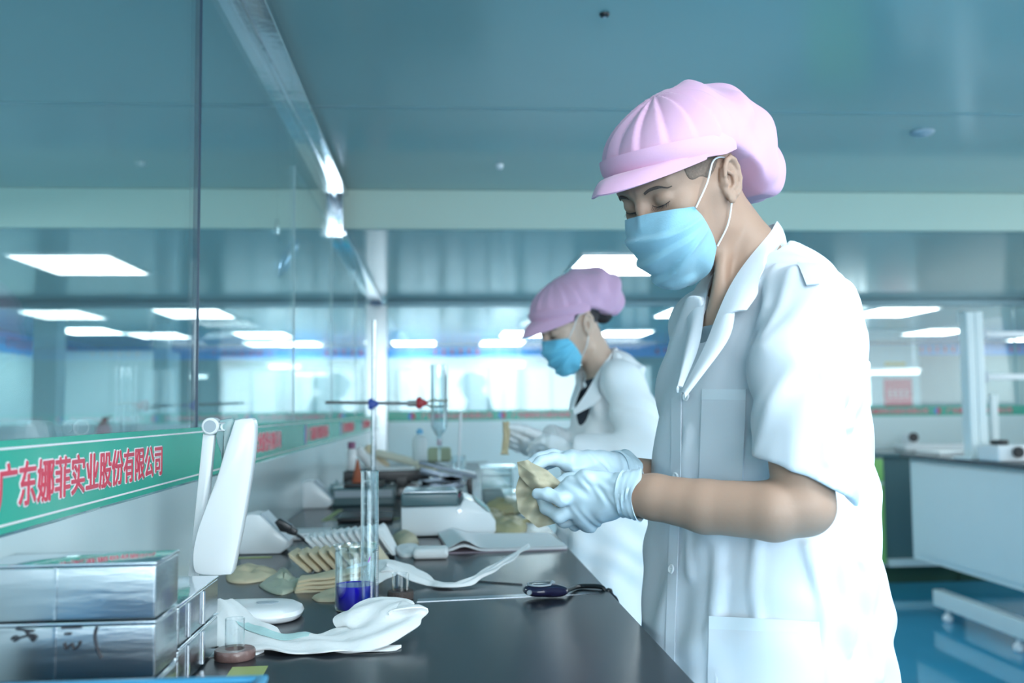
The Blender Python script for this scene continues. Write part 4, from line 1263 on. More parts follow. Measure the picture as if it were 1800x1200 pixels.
# legs and shoes, below the frame
def legs_f(p):
    d = None
    for sgn in (1, -1):
        hx = np.array((.50 + .03 * sgn, 1.5 - .08 * sgn, .80)); kx = np.array((.51 + .04 * sgn, 1.5 - .10 * sgn, .48)); ax_ = np.array((.54 + .04 * sgn, 1.5 - .11 * sgn, .07))
        e = chain(p, [hx, kx, ax_], [.080, .065, .055], .01); d = e if d is None else smin(d, e, .03)
    return d
obj('trousers', sdf_mesh(legs_f, (.3, 1.2, .0), (.8, 1.8, .97), .010), dark_cloth, man, sharp=0)
for sgn in (1, -1):
    c = np.array((.50 + .04 * sgn, 1.5 - .11 * sgn, .045))
    def shoe_f(p, c=c):
        d = smin(ell(p, c + (-.06, 0, -.008), (.12, .045, .042)), ell(p, c + (.03, 0, .01), (.05, .042, .055)), .02)
        return smax(d, -(p[:, 2] - .001), .003)
    obj('shoe', sdf_mesh(shoe_f, c - .22, c + .22, .006), black_plastic, man, sharp=0)

# the wrapper he is holding open
def wrap_sheet(Q, nu, nv, am, seed, bulge):
    rnd = np.random.RandomState(seed); ph = rnd.rand(6) * 6
    G = np.zeros((nu, nv, 3))
    for i in range(nu):
        for j in range(nv):
            u, v_ = i / (nu - 1), j / (nv - 1)
            p = (1 - u) * (1 - v_) * Q[0] + u * (1 - v_) * Q[1] + u * v_ * Q[2] + (1 - u) * v_ * Q[3]
            p = p + np.array((0, -1, .15)) * (bulge * math.sin(u * PI) * math.sin(v_ * PI) + am * (math.sin(9 * u + 5 * v_ + ph[0]) + math.sin(13 * v_ - 6 * u + ph[1]) + .6 * math.sin(21 * u + 17 * v_ + ph[2])))
            G[i, j] = p
    return G
wt = thing('wrapper', 'creased beige pad wrapper held between the man\'s gloved fingers', 'wrapper', tuple(W(945, 868, 1.42)))
Qb = [W(917, 838, 1.42), W(970, 845, 1.425), W(993, 913, 1.43), W(946, 927, 1.415)]
poly = [(918, 822), (906, 862), (910, 895), (926, 912), (946, 927), (988, 916), (1000, 880), (985, 860), (965, 835)]
# back leaf: grid over an outline
cc = np.array((950, 872)); G = []
for t in np.linspace(0, 1, 61):
    k = t * len(poly) % len(poly); i = int(k); a, b = np.array(poly[i]), np.array(poly[(i + 1) % len(poly)]); e = a + (b - a) * (k - i)
    row = []
    for s in np.linspace(0.02, 1, 16):
        q = cc + (e - cc) * s
        row.append(W(q[0], q[1], 1.425 + .0035 * math.sin(q[0] * .16 + q[1] * .07) + .0025 * math.sin(q[1] * .21) - .008 * (1 - s)))
    G.append(row)
obj('back_leaf', MB().sheet(np.array(G), .0012), wrap_m, wt, sharp=60)
poly2 = [(909, 812), (928, 808), (935, 813), (962, 826), (986, 848), (982, 862), (974, 874), (958, 868), (938, 862), (925, 850), (912, 835)]
cc = np.array((948, 842)); G = []
for t in np.linspace(0, 1, 67):
    k = t * len(poly2) % len(poly2); i = int(k); a, b = np.array(poly2[i]), np.array(poly2[(i + 1) % len(poly2)]); e = a + (b - a) * (k - i)
    row = []
    for s in np.linspace(0.02, 1, 14):
        q = cc + (e - cc) * s
        row.append(W(q[0], q[1], 1.408 + .003 * math.sin(q[0] * .19 - q[1] * .11) + .002 * math.sin(q[1] * .27 + 1) - .012 * (1 - s * s)))
    G.append(row)
obj('folded_flap', MB().sheet(np.array(G), .0015), wrap_m, wt, sharp=60)
# ------------------------------------------------------------------ the woman farther along the bench
wom = thing('person', 'person with dark hair bun, pink cap, blue mask and long-sleeved coat, standing farther back', 'person', (.62, 2.9, 0))
hw = Head(W(1031, 571, 2.83), math.radians(20), math.radians(27), .98)
THW = math.radians(18)
def lw(py, xl, xr, b, D=2.9):
    xl_, xr_ = W(xl, py, D), W(xr, py, D)
    w_ = (xr_[0] - xl_[0]) / 2 - .018
    a = math.sqrt(max(w_ * w_ - (b * math.sin(THW)) ** 2, .006)) / math.cos(THW)
    return (xl_[2], (xl_[0] + xr_[0]) / 2, D, a, b)
wl = [lw(650, 1040, 1112, .10), lw(690, 1016, 1132, .145), lw(740, 998, 1144, .155), lw(800, 985, 1152, .155), lw(880, 976, 1158, .16), lw(980, 968, 1164, .175), lw(1090, 962, 1168, .19)]
wl.append((.50, wl[-1][1], 2.9, wl[-1][3] + .01, .2))
torw = torso_field(wl, THW, None)
sN, sF = W(1098, 672, 2.76), W(1050, 672, 3.05)
eN, eF = W(1130, 802, 2.66), W(1110, 800, 3.12)
wN, wF = W(1003, 796, 2.72), W(958, 778, 2.93)
wnk = [hw.w((-.02, 0, -.01)), W(1055, 640, 2.9), W(1068, 690, 2.9)]
def HW(pts, th_, w0, pa):
    return dict(wrist=w0, palm=pa, rw=.024, fingers=pts, thumb=th_)
HWF = HW([[W(922, 770, 2.89), W(905, 762, 2.88), W(893, 756, 2.88), W(888, 748, 2.885)],
          [W(920, 778, 2.91), W(902, 772, 2.90), W(891, 764, 2.89), W(887, 756, 2.89)],
          [W(922, 786, 2.93), W(904, 782, 2.92), W(893, 774, 2.91), W(888, 766, 2.905)],
          [W(926, 792, 2.95), W(910, 790, 2.94), W(898, 784, 2.93), W(892, 778, 2.92)]],
         [W(944, 764, 2.88), W(925, 756, 2.87), W(910, 752, 2.87), W(897, 750, 2.87)], wF, W(936, 778, 2.92))
HWN = HW([[W(970, 782, 2.74), W(955, 776, 2.75), W(942, 778, 2.77), W(934, 784, 2.79)],
          [W(970, 788, 2.76), W(952, 784, 2.77), W(938, 786, 2.79), W(930, 792, 2.81)],
          [W(972, 796, 2.78), W(954, 794, 2.79), W(942, 796, 2.81), W(934, 800, 2.83)],
          [W(976, 802, 2.80), W(962, 802, 2.81), W(950, 804, 2.82), W(944, 806, 2.84)]],
         [W(990, 780, 2.73), W(970, 772, 2.74), W(955, 772, 2.76), W(944, 776, 2.78)], wN, W(985, 792, 2.745))
def wom_skin(p):
    d = chain(p, wnk, [.048, .046, .055], .01)
    d = smin(d, cap(p, sN, sF, .035, .035), .03)
    d = smin(d, cap(p, W(1065, 720, 2.9), W(1068, 1000, 2.9), .085, .09), .04)
    d = smin(d, chain(p, [sN, eN, wN], [.036, .033, .022], .006), .02)
    d = smin(d, chain(p, [sF, eF, wF], [.036, .033, .022], .006), .02)
    for H in (HWN, HWF): d = smin(d, hand_sdf(p, H, -.002), .008)
    m_ = ((p - hw.O.astype(np.float32)) ** 2).sum(1) < .24 ** 2
    if m_.any(): d[m_] = smin(d[m_], head_local(hw.l(p[m_])) * hw.s, .014)
    return d
obj('body', sdf_mesh(wom_skin, (.1, 2.5, .6), (1.0, 3.3, 1.65), .0045), skin_w, wom, sharp=0)
def wom_coat(p):
    d, u, v = torw(p)
    d = smin(d, cap(p, W(1072, 655, 2.9), sN, .050, .052), .03)
    d = smin(d, cap(p, W(1066, 655, 2.9), sF, .048, .050), .03)
    d = smin(d, chain(p, [sN, eN, W(1010, 797, 2.72)], [.062, .066, .052], .01), .02)
    d = smin(d, chain(p, [sF, eF, W(966, 778, 2.935)], [.060, .062, .050], .01), .02)
    d = smin(d, cap(p, W(1090, 648, 2.9), W(1108, 720, 2.9), .045, .075), .04)
    z = p[:, 2]; ang = np.arctan2(u, v)
    d = d - .005 * np.sin(ang * 6 + z * 14 + 2 * np.sin(z * 9)) - .004 * np.sin(p[:, 0] * 48 + z * 60 + 2 * np.sin(p[:, 1] * 20 + z * 18)) - .007 * np.clip((1.1 - z) / .4, 0, 1) * np.sin(ang * 9 + 2 * np.sin(z * 6))
    nk = chain(p, [W(1052, 610, 2.9), W(1044, 650, 2.86), W(1024, 684, 2.80), W(1012, 706, 2.77)], [.051, .045, .014, .004], .01)
    d = smax(d, -nk, .006)
    for (w_, e_) in ((wN, eN), (wF, eF)):
        dr = (np.asarray(w_) - np.asarray(e_)); dr /= np.linalg.norm(dr)
        near = cap(p, w_, np.asarray(w_) + dr * .12, .08)
        t = (p - (np.asarray(w_) - dr * .012).astype(np.float32)) @ dr.astype(np.float32)
        d = np.where(near < 0, smax(d, t, .004), d)
    return d
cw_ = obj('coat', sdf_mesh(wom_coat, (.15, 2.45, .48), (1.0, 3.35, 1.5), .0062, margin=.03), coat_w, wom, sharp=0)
for H, e_, lb in ((HWN, eN, 'white latex glove on the nearer hand'), (HWF, eF, 'white latex glove on the raised hand')):
    A = np.array([H['wrist'], H['palm']] + [q for ff in H['fingers'] for q in ff] + list(H['thumb']))
    wr = np.asarray(H['wrist']); dr = (np.asarray(e_) - wr); dr /= np.linalg.norm(dr)
    obj('glove', sdf_mesh(lambda p: smax(smin(hand_sdf(p, H, .001), cap(p, wr, wr + dr * .02, .029, .033), .006), (p - (wr + dr * .02).astype(np.float32)) @ dr.astype(np.float32), .002), A.min(0) - .06, A.max(0) + .06, .0035), glove_w, wom, sharp=0, label=lb)
mat('mask_bright', (0.18, 0.62, 0.86), rough=0.7, sheen=0.2)
keep = mask_m; mask_m = MATS['mask_bright']
person_mask(wom, hw, wom_skin)
mask_m = keep
person_cap(wom, hw, [((.002, 0, .075), (.108, .090, .072)), ((-.075, 0, .065), (.11, .095, .085)), ((-.130, 0, .040), (.060, .070, .062))], .30, [-.06, -.04, -.01, .022, .054], visor_z=.045, h=.0055)
finish_face(wom, hw, wom_skin, hair_m)
def whair(p):
    q = hw.l(p); d = head_local(q) * hw.s - .003
    m_ = q.copy(); m_[:, 1] = np.abs(m_[:, 1])
    reg = np.minimum(ell(m_, (.028, .066, .052), (.030, .03, .028)), ell(m_, (-.070, .02, .010), (.06, .07, .05)))
    d = smax(d, reg, .003)
    return smin(d, ell(q, (-.108, .0, -.004), (.030, .038, .034)) * hw.s, .01)
obj('hair', sdf_mesh(whair, hw.O - .17, hw.O + .17, .004), hair_m, wom, sharp=0)
un = lambda p: np.minimum(wom_skin(p), wom_coat(p))
for (i_, o_) in (([(1082, 612, 2.93), (1068, 628, 2.87), (1050, 655, 2.83), (1030, 690, 2.79), (1008, 722, 2.76)], [(1108, 636, 2.94), (1092, 650, 2.84), (1072, 680, 2.79), (1046, 708, 2.755), (1010, 728, 2.75)]),
                 ([(1082, 612, 2.93), (1060, 618, 2.98), (1034, 648, 2.95), (1022, 680, 2.87), (1006, 720, 2.78)], [(1108, 636, 2.94), (1070, 632, 3.02), (1026, 652, 3.0), (1008, 690, 2.92), (1000, 722, 2.80)])):
    I_, O_ = spline([W(*a) for a in i_], 26), spline([W(*a) for a in o_], 26)
    G = np.array([[I_[i] * (1 - t) + O_[i] * t for t in np.linspace(0, 1, 7)] for i in range(26)])
    G = push_out(un, G, .006)
    obj('lapel', MB().sheet(G, .003), coat_w, cw_, sharp=60)
def shw(p):
    return smax(smax(wom_skin(p) - .005, (p - W(1030, 668, 2.85).astype(np.float32)) @ V(-.3, 0, 1), .002), ell(p, W(1028, 705, 2.83), (.10, .10, .09)), .002)
obj('undershirt', sdf_mesh(shw, W(1028, 705, 2.83) - .15, W(1028, 705, 2.83) + .15, .005), dark_cloth, wom, sharp=0)
def legw(p):
    d = None
    for sgn in (1, -1):
        e = chain(p, [np.array((.63, 2.9 - .085 * sgn, .80)), np.array((.62, 2.9 - .09 * sgn, .46)), np.array((.64, 2.9 - .095 * sgn, .07))], [.085, .062, .05], .02)
        d = e if d is None else smin(d, e, .03)
    return d
obj('trousers', sdf_mesh(legw, (.4, 2.6, 0), (.9, 3.2, .92), .010), dark_cloth, wom, sharp=0)
for sgn in (1, -1):
    c = np.array((.60, 2.9 - .095 * sgn, .042))
    obj('shoe', sdf_mesh(lambda p: smax(smin(ell(p, c + (-.06, 0, -.008), (.11, .042, .040)), ell(p, c + (.03, 0, .01), (.05, .04, .05)), .02), -(p[:, 2] - .001), .003), c - .2, c + .2, .007), white_plastic, wom, sharp=0)
# beige pad in her raised hand
t = thing('wrapped_pad', 'beige wrapped pad upright in the far worker\'s raised glove', 'pad', tuple(W(888, 768, 2.87)))
G = np.array([[W(883 + 12 * u + 1.5 * math.sin(v_ * 5), 741 + 58 * v_ , 2.868 + .006 * math.sin(u * PI) * math.sin(v_ * PI) + .003 * math.sin(9 * v_ + 3 * u)) for v_ in np.linspace(0, 1, 16)] for u in np.linspace(0, 1, 8)])
obj('pad_body', MB().sheet(G, .009), mat('wrapper_tan', (0.66, 0.53, 0.33), rough=0.6, bump=0.3, bscale=60), t, sharp=60)
# ================================================================== things on the bench
pad_w = mat('pad_white', (0.90, 0.93, 0.94), rough=0.75, bump=0.35, bscale=90, sheen=0.2)
pad_b = mat('pad_beige', (0.66, 0.57, 0.40), rough=0.6, bump=0.4, bscale=50, var=0.08)
clear_b = mat('clear_glass', (0.95, 0.99, 1.0), rough=0.0, trans=1.0, ior=1.42, spec=0.5)
thin_glass = pane_mat('thin_glassware', tint=(0.945, 0.98, 0.99), base=0.07, rough=0.04, power=2.0)
thin_plastic = pane_mat('thin_clear_plastic', tint=(0.90, 0.96, 0.97), base=0.06, rough=0.08, power=2.6, film=0.12, filmcol=(0.75, 0.88, 0.92))
blue_liq = mat('blue_liquid', (0.025, 0.012, 0.78), rough=0.08, trans=0.15, ior=1.33, spec=0.5)
aqua_liq = mat('aqua_liquid', (0.25, 0.75, 0.85), rough=0.05, trans=0.3, ior=1.33)
cork_m = mat('dark_ring', (0.075, 0.06, 0.055), rough=0.7, bump=0.8, bscale=160, var=0.3, vscale=120)
brown_m = mat('brown_disc', (0.20, 0.12, 0.11), rough=0.3, bump=0.3, bscale=120, coat=0.3)
ink_m = mat('marker_ink', (0.02, 0.025, 0.035), rough=0.6)
blue_bin = mat('blue_tray', (0.05, 0.30, 0.52), rough=0.35)
paper_m = mat('paper_white', (0.93, 0.94, 0.96), rough=0.7)
cover_m = mat('notebook_cover', (0.45, 0.36, 0.42), rough=0.5)
jack_m = mat('jack_grey', (0.16, 0.20, 0.25), rough=0.3, metal=0.5)
orange_m = mat('burnt_orange', (0.50, 0.13, 0.06), rough=0.5)
Z0 = TOP

def steel_box(name, label, x0, x1, y0, y1, z0, z1, hem=True, group=None):
    t = thing(name, label, 'metal tray', ((x0 + x1) / 2, (y0 + y1) / 2, z0), group)
    obj('shell', MB().box((x0, y0, z0 + .0012), (x1, y1, z1 - .0035), .0025), steel, t)
    obj('lid', MB().box((x0 - .0008, y0 - .0008, z1 - .0034), (x1 + .0008, y1 + .0008, z1 - .0002), .0012), chrome, t)
    if hem:
        obj('seam', MB().box((x0 + (x1 - x0) * .42, y0 - .0014, z0 + .003), (x0 + (x1 - x0) * .42 + .003, y0 - .0001, z1 - .004)), steel, t)
    return t
H3 = (W(292, 986, 1.03)[2] - TOP) / 3
lab3 = ['lowest steel box of the front stack, half hidden by the blue tray', 'steel box with handwritten marks on its face, middle of the front stack', 'smooth steel box on top of the front stack']
fronts = []
for k in range(3):
    fronts.append(steel_box('steel_box', lab3[k], -.453, -.283, 1.03, 1.116, Z0 + k * H3, Z0 + (k + 1) * H3, group=None))
for k, lb in enumerate(('lower polished steel box between the front stack and the desk lamp', 'upper polished steel box between the front stack and the desk lamp')):
    t = steel_box('steel_box', lb, -.452, -.302, 1.195, 1.40, Z0 + k * .05, Z0 + (k + 1) * .05, hem=False)
    z = Z0 + k * .05
    for yy in (1.235, 1.31):
        obj('rolled_edge', MB().cyl((-.3015, yy, z + .004), (-.3015, yy, z + .045), .0035), chrome, t)
# handwriting on the middle box
def stroke(pts, y=1.0282):
    P = [W(a, b + 9, y) for a, b in pts]
    return MB().tube(spline(P, max(6, len(P) * 5)), .0012, 6)
mid = fronts[1]
for pts in ([(28, 1096), (58, 1100)], [(44, 1098), (50, 1108), (56, 1114)], [(20, 1115), (24, 1110), (30, 1113), (24, 1118), (34, 1112), (44, 1109), (56, 1107), (62, 1111), (56, 1115), (60, 1117)],
            [(108, 1094), (143, 1093)], [(113, 1105), (124, 1105)], [(112, 1121), (116, 1131), (125, 1123), (130, 1132), (138, 1125), (140, 1118)], [(170, 1092), (166, 1108), (170, 1130), (178, 1148)]):
    obj('marker_stroke', stroke(pts), ink_m, mid)

# blue tray at the lower border
t = thing('blue_tray', 'blue plastic tray whose rim just shows along the lower left border', 'tray', (-.28, .84, Z0))
x0, x1, y0, y1 = -.44, -.163, .62, .935; h = .082
mb = MB()
for (a, b, c, d) in ((x0, y0, x1, y0 + .003), (x0, y1 - .003, x1, y1), (x0, y0, x0 + .003, y1), (x1 - .003, y0, x1, y1)): mb.box((a, b, Z0 + .0005), (c, d, Z0 + h), .001)
mb.box((x0, y0, Z0 + .0005), (x1, y1, Z0 + .004))
obj('wall', mb, blue_bin, t)
mb = MB()
for (a, b, c, d) in ((x0 - .006, y0 - .006, x1 + .006, y0 + .004), (x0 - .006, y1 - .004, x1 + .006, y1 + .006), (x0 - .006, y0, x0 + .004, y1), (x1 - .004, y0, x1 + .006, y1)): mb.box((a, b, Z0 + h - .006), (c, d, Z0 + h), .002)
obj('rim', mb, blue_bin, t)

# folded desk lamp
D = 1.60
c = onz(440, 1066); c = np.array((-.300, 1.605, Z0))
t = thing('desk_lamp', 'white folded desk lamp with oval base standing by the steel boxes', 'desk lamp', tuple(c))
prof = [(0, .0006), (.9, .0006), (.97, .004), (1.0, .010), (.97, .016), (.85, .0215), (.5, .0235), (0, .024)]
P = []
for a in np.linspace(0, 2 * PI, 64, endpoint=False):
    ca, sa = math.cos(a), math.sin(a); e = 2 / 3.0
    P.append([(c[0] + .085 * r * abs(ca) ** e * np.sign(ca), c[1] + .062 * r * abs(sa) ** e * np.sign(sa), Z0 + z) for r, z in prof])
obj('base', MB().grid(np.array(P), close_u=True), white_plastic, t)
obj('touch_button', MB().lathe([(0, 0), (.010, 0), (.011, .0015), (.0, .002)], 20, c + (.03, .0, .0238), sx=1.6), grey_plastic, t)
def outline(pts, y): return [W(a, b, y) for a, b in pts]
arm = MB().prism(outline([(356, 762), (377, 764), (366, 880), (352, 960), (343, 1046), (326, 1046), (336, 960), (345, 870)], 1.60), (0, .016, 0), .003)
obj('arm', arm, white_plastic, t)
hg = W(369, 749, 1.592)
obj('hinge', MB().cyl(hg, hg + (0, .032, 0), .0135), white_plastic, t)
obj('hinge_screw', MB().cyl(hg + (0, -.0012, 0), hg + (0, .002, 0), .0095), grey_plastic, t)
obj('hinge_arm', MB().box(W(372, 742, 1.602), W(392, 757, 1.615), .002), white_plastic, t)
q = outline(list(map(tuple, spline([(412, 738), (430, 735), (447, 741), (445, 800), (433, 880), (422, 940), (409, 1003)], 26))) + list(map(tuple, spline([(405, 1010), (375, 1012), (345, 1008), (338, 990), (339, 965), (347, 930), (365, 880), (382, 835), (395, 790), (405, 760)], 30))), 1.565)
obj('lamp_head', MB().prism(q, (0, .030, 0), .004), white_plastic, t)
q = outline(list(map(tuple, spline([(386, 738), (410, 737), (404, 775), (398, 800), (388, 842)], 16))) + [(389, 815), (387, 795), (381, 778), (379, 765)], 1.60)
obj('diffuser_panel', MB().prism(q, (0, .022, 0), .003), mat('lamp_frosted', (0.45, 0.68, 0.70), rough=0.25, trans=0.3), t)

# white wedge scanners
def wedge(label, px, py, s=1.0, clip=True):
    c = onz(px, py)
    t = thing('white_wedge', label, 'instrument', tuple(c), 'white wedge stands')
    w_, h_, d_ = .108 * s, .088 * s, .09
    pr = [(0, 0), (w_ * .85, 0), (w_, .012), (w_, .028), (w_ * .42, h_), (w_ * .25, h_ * 1.03), (0, h_ * .96)]
    obj('body', MB().prism([c + (a, 0, .0006 + b) for a, b in pr], (0, d_, 0), .004), white_plastic if clip else white_plastic, t)
    a = np.array((w_ * .99, 0, .024)); b = np.array((w_ * .44, 0, h_))
    obj('top_plate', MB().prism([c + a * .98 + b * .02 + (-.001, .006, .001), c + b + (-.001, .006, .001), c + b + (.0035, .006, .0045), c + a + (.0035, .006, .0045)], (0, d_ - .012, 0)), grey_plastic, t)
    return t, c
wedge('nearer white wedge-shaped stand at the foot of the partition, black clip on its slope', 420, 975)
c = W(497, 925, 2.30)
t = thing('black_clip', 'black clip tool with a tail lying on the nearer white wedge', 'clip', tuple(c))
obj('jaw', MB().prism([W(482, 918, 2.25), W(490, 911, 2.25), W(513, 925, 2.25), W(507, 937, 2.25), W(492, 934, 2.25)], (0, .03, 0), .003), black_plastic, t)
obj('grip', MB().prism([W(505, 921, 2.26), W(522, 932, 2.26), W(520, 942, 2.26), W(504, 938, 2.26)], (0, .022, 0), .002), black_plastic, t)
obj('tail', MB().tube(spline([W(515, 936, 2.27), W(524, 941, 2.27), W(534, 948, 2.27), W(541, 954, 2.28)], 14), .0035, 8), black_plastic, t)
wedge('farther white wedge-shaped stand at the foot of the partition', 526, 894, 1.0, False)

# printed packet behind the fan of pads
c = onz(530, 946)
t = thing('printed_packet', 'flat pale packet with grey print and a small red mark beside the black clip', 'packet', tuple(c))
R = rotz(.1)
obj('wrapper', MB().box((-.06, -.05, .0006), (.075, .07, .018), .006, R, c), paper_m, t)
for i in range(6): obj('grey_print', MB().box((-.05 + i * .02, -.052, .006), (-.038 + i * .02, -.0495, .014), 0, R, c), grey_plastic, t)
obj('red_mark', MB().box((.02, -.0525, .002), (.045, -.0495, .010), 0, R, c), poster_red, t)

# ---- folded pads
def pad_mesh(L, T, Hh, seed=0, pl=.0014):
    """soft folded pad: long axis x, thin axis y, height z"""
    nu, nv = 18, 20; P = np.zeros((nu, nv, 3)); r = random.Random(seed); ph = r.uniform(0, 6)
    for i in range(nu):
        u = i / (nu - 1); x = (u - .5) * L; e = 1 - abs(2 * u - 1) ** 6
        for j in range(nv):
            a = 2 * PI * j / nv; ca, sa = math.cos(a), math.sin(a)
            y = T / 2 * abs(ca) ** .7 * np.sign(ca) * (.55 + .45 * e); z = Hh / 2 * abs(sa) ** .6 * np.sign(sa) * (.86 + .14 * e)
            y += pl * math.sin(7 * u + ph + 2 * a) * e
            P[i, j] = (x + .0015 * math.sin(3 * a + ph), y, z + Hh / 2)
    mb = MB().grid(P, close_v=True, flip=True)
    for i in (0, nu - 1):
        ids = [i * nv + j for j in range(nv)]; mb.f.append(tuple(ids if i == 0 else ids[::-1]))
    return mb
def pad_proto(name, L, T, Hh, m_, seam=True):
    root = thing(name, '', 'pad', (0, 0, 0))
    o = obj('pad_body', pad_mesh(L, T, Hh, 3), m_, root, raw=True, sharp=50)
    obj('fold_edge', MB().tube(spline([(-L * .47, 0, Hh * .99), (0, .0008, Hh * 1.005), (L * .47, 0, Hh * .99)], 12), .0011, 6), m_, root, raw=True)
    return root
def lay(root, pts, lab, group, cat='pad'):
    for i, (loc, rot, lb) in enumerate(pts):
        if i == 0: o = root; o.location = loc; o.rotation_euler = rot; o['label'] = lb
        else: o = copy_tree(root, loc, rot, lb)
        o['group'] = group
# beige row: pads leaning like fallen dominoes, pointing towards the lower right
from mathutils import Matrix as Mx
def lean(theta, yaw):
    ex = np.array([math.sin(yaw), math.cos(yaw), 0]); side = np.array([ex[1], -ex[0], 0])
    ez = -side * math.cos(theta) + np.array([0, 0, math.sin(theta)]); ey = np.cross(ez, ex)
    return Mx((tuple(ex), tuple(ey), tuple(ez))).transposed().to_euler(), ex, ez
PB = pad_proto('folded_pad', .092, .0105, .058, pad_b)
ordn = ('first', 'second', 'third', 'fourth', 'fifth', 'sixth', 'seventh', 'eighth', 'ninth', 'tenth', 'eleventh', 'twelfth', 'thirteenth', 'fourteenth')
pts = []
for i in range(9):
    th_ = math.radians(41 + i * 1.6); e, ex, ez = lean(th_, .06)
    p0 = onz(545 + i * 16.6, 1012 - i * .8) + ex * .046 + (0, 0, .0045)
    pts.append((tuple(p0), e, ordn[i] + ' pad from the left in the leaning beige row' + (' behind the beaker' if i > 5 else '')))
lay(PB, pts, None, 'beige pads in the leaning row')
PW = pad_proto('folded_pad', .105, .0112, .066, pad_w)
pts = []
for i in range(11):
    th_ = math.radians(40 + i * 2.2); e, ex, ez = lean(th_, .10)
    p0 = onz(574 + i * 11.2, 983 - i * .5) + ex * .052 + (0, 0, .0045)
    pts.append((tuple(p0), e, ordn[i] + ' pad from the left in the leaning white row behind the beige one'))
lay(PW, pts, None, 'white pads in the leaning row')
e, ex, ez = lean(math.radians(54), -.04)
o = copy_tree(PW, tuple(onz(694, 982) + ex * .052 + (0, 0, .0045)), e, 'white pad leaning alone just right of the measuring cylinder'); del o['group']

def loose(name, label, cat, outline_px, h0, h1, m_, bul=.006, seed=0, z=Z0, wav=.002, nr=9, parts=None):
    """soft flat object from its footprint on the bench (pixels), rising to h1 in the middle"""
    q = [onz(a, b, z) for a, b in outline_px]; c = np.mean(q, 0)
    t = thing(name, label, cat, tuple(c))
    L = spline(q + [q[0]], 49)[:-1]; rnd = np.random.RandomState(seed); ph = rnd.rand(4) * 6
    G = []
    for i in range(48):
        row = []
        for k in range(nr):
            s = k / (nr - 1); p = L[i] + (c - L[i]) * s * .97
            hh = h0 + (h1 - h0) * math.sqrt(max(0, 1 - (1 - s) ** 2.2)) + wav * math.sin(p[0] * 140 + ph[0] + 2 * math.sin(p[1] * 60)) * s + wav * math.sin(p[1] * 110 + ph[1]) * s
            row.append((p[0], p[1], z + max(.0008, hh)))
        G.append(row)
    G = np.array(G); B = G.copy(); B[:, :, 2] = z + .0004
    mb = MB().grid(G, close_u=True, flip=True)
    n0 = len(mb.v); mb.grid(B[:, :2], close_u=True)
    mb.f.append(tuple(range((47) * nr + nr - 1, -1, -nr)))
    for i in range(48):
        a, b = i, (i + 1) % 48; mb.f.append((a * nr, b * nr, n0 + b * 2, n0 + a * 2))
    mb.f.append(tuple(n0 + i * 2 + 1 for i in range(48)))
    obj('pad_body', mb, m_, t, sharp=70)
    return t, c
# beige stack in front of the beaker
for (lb, o_, h0, h1) in (('lowest and nearest beige packet left of the beaker foot', [(548, 1052), (575, 1040), (600, 1034), (625, 1040), (622, 1056), (592, 1058), (560, 1058)], .002, .010),):
    loose('beige_packet', lb, 'packet', o_, h0, h1, pad_b, seed=2)
root = thing('beige_packet', '', 'packet', (0, 0, 0))
obj('pad_body', MB().sheet(np.array([[(.055 * (u - .5) * 2, .032 * (v_ - .5) * 2, .0012 + .004 * (1 - abs(2 * v_ - 1) ** 3) + .0014 * math.sin(9 * u + 4 * v_)) for v_ in np.linspace(0, 1, 12)] for u in np.linspace(0, 1, 18)])[:, ::-1], -.004), pad_b, root, raw=True, sharp=60)
obj('crimped_end', MB().box((.052, -.031, .001), (.062, .031, .0028), .0008), pad_b, root, raw=True)
c = onz(575, 1036)
lay(root, [((c[0] + .004 * i - .006, c[1] + .012 + .002 * i, Z0 + .0006 + .0078 * i), (0, math.radians(-2 - 2 * i), math.radians(12 - 5 * i)), ('bottom', 'second', 'third', 'topmost')[i] + ' beige packet of the little stack left of the beaker') for i in range(4)], None, 'beige packets left of the beaker')
loose('beige_cloth', 'curved beige sheet lying behind the lamp base', 'wrapper', [(398, 1005), (430, 996), (470, 1000), (494, 1012), (470, 1020), (430, 1026), (400, 1022)], .003, .012, pad_b, seed=4, wav=.005)
loose('clear_wrapper', 'translucent crumpled wrapper between the lamp base and the beige row', 'wrapper', [(455, 1030), (480, 1012), (500, 1000), (520, 1020), (545, 1026), (520, 1038), (495, 1046), (470, 1040)], .003, .010, mat('wrapper_pale', (0.62, 0.66, 0.52), rough=0.4, trans=0.25, bump=.5, bscale=60), seed=6, wav=.006)
# pads to the right of the fan
loose('folded_pad', 'small beige folded pad with crumpled end behind the fallen white pad', 'pad', [(688, 952), (700, 944), (722, 946), (736, 955), (722, 962), (700, 962)], .004, .026, pad_b, seed=8)
loose('folded_pad', 'white pad with a rounded end in front of the small beige pad', 'pad', [(694, 968), (712, 962), (736, 963), (738, 975), (715, 980), (700, 977)], .004, .016, pad_w, seed=9)
t = thing('folded_pad', 'thick square white pad in front of the electronic scale', 'pad', tuple(onz(757, 985)))
c = onz(757, 984)
obj('pad_body', MB().box((-.038, 0, .0006), (.038, .06, .024), .009, None, c), pad_w, t)
obj('fold_edge', MB().box((-.036, -.0005, .010), (.036, .001, .0125), .0006, None, c), pad_w, t)

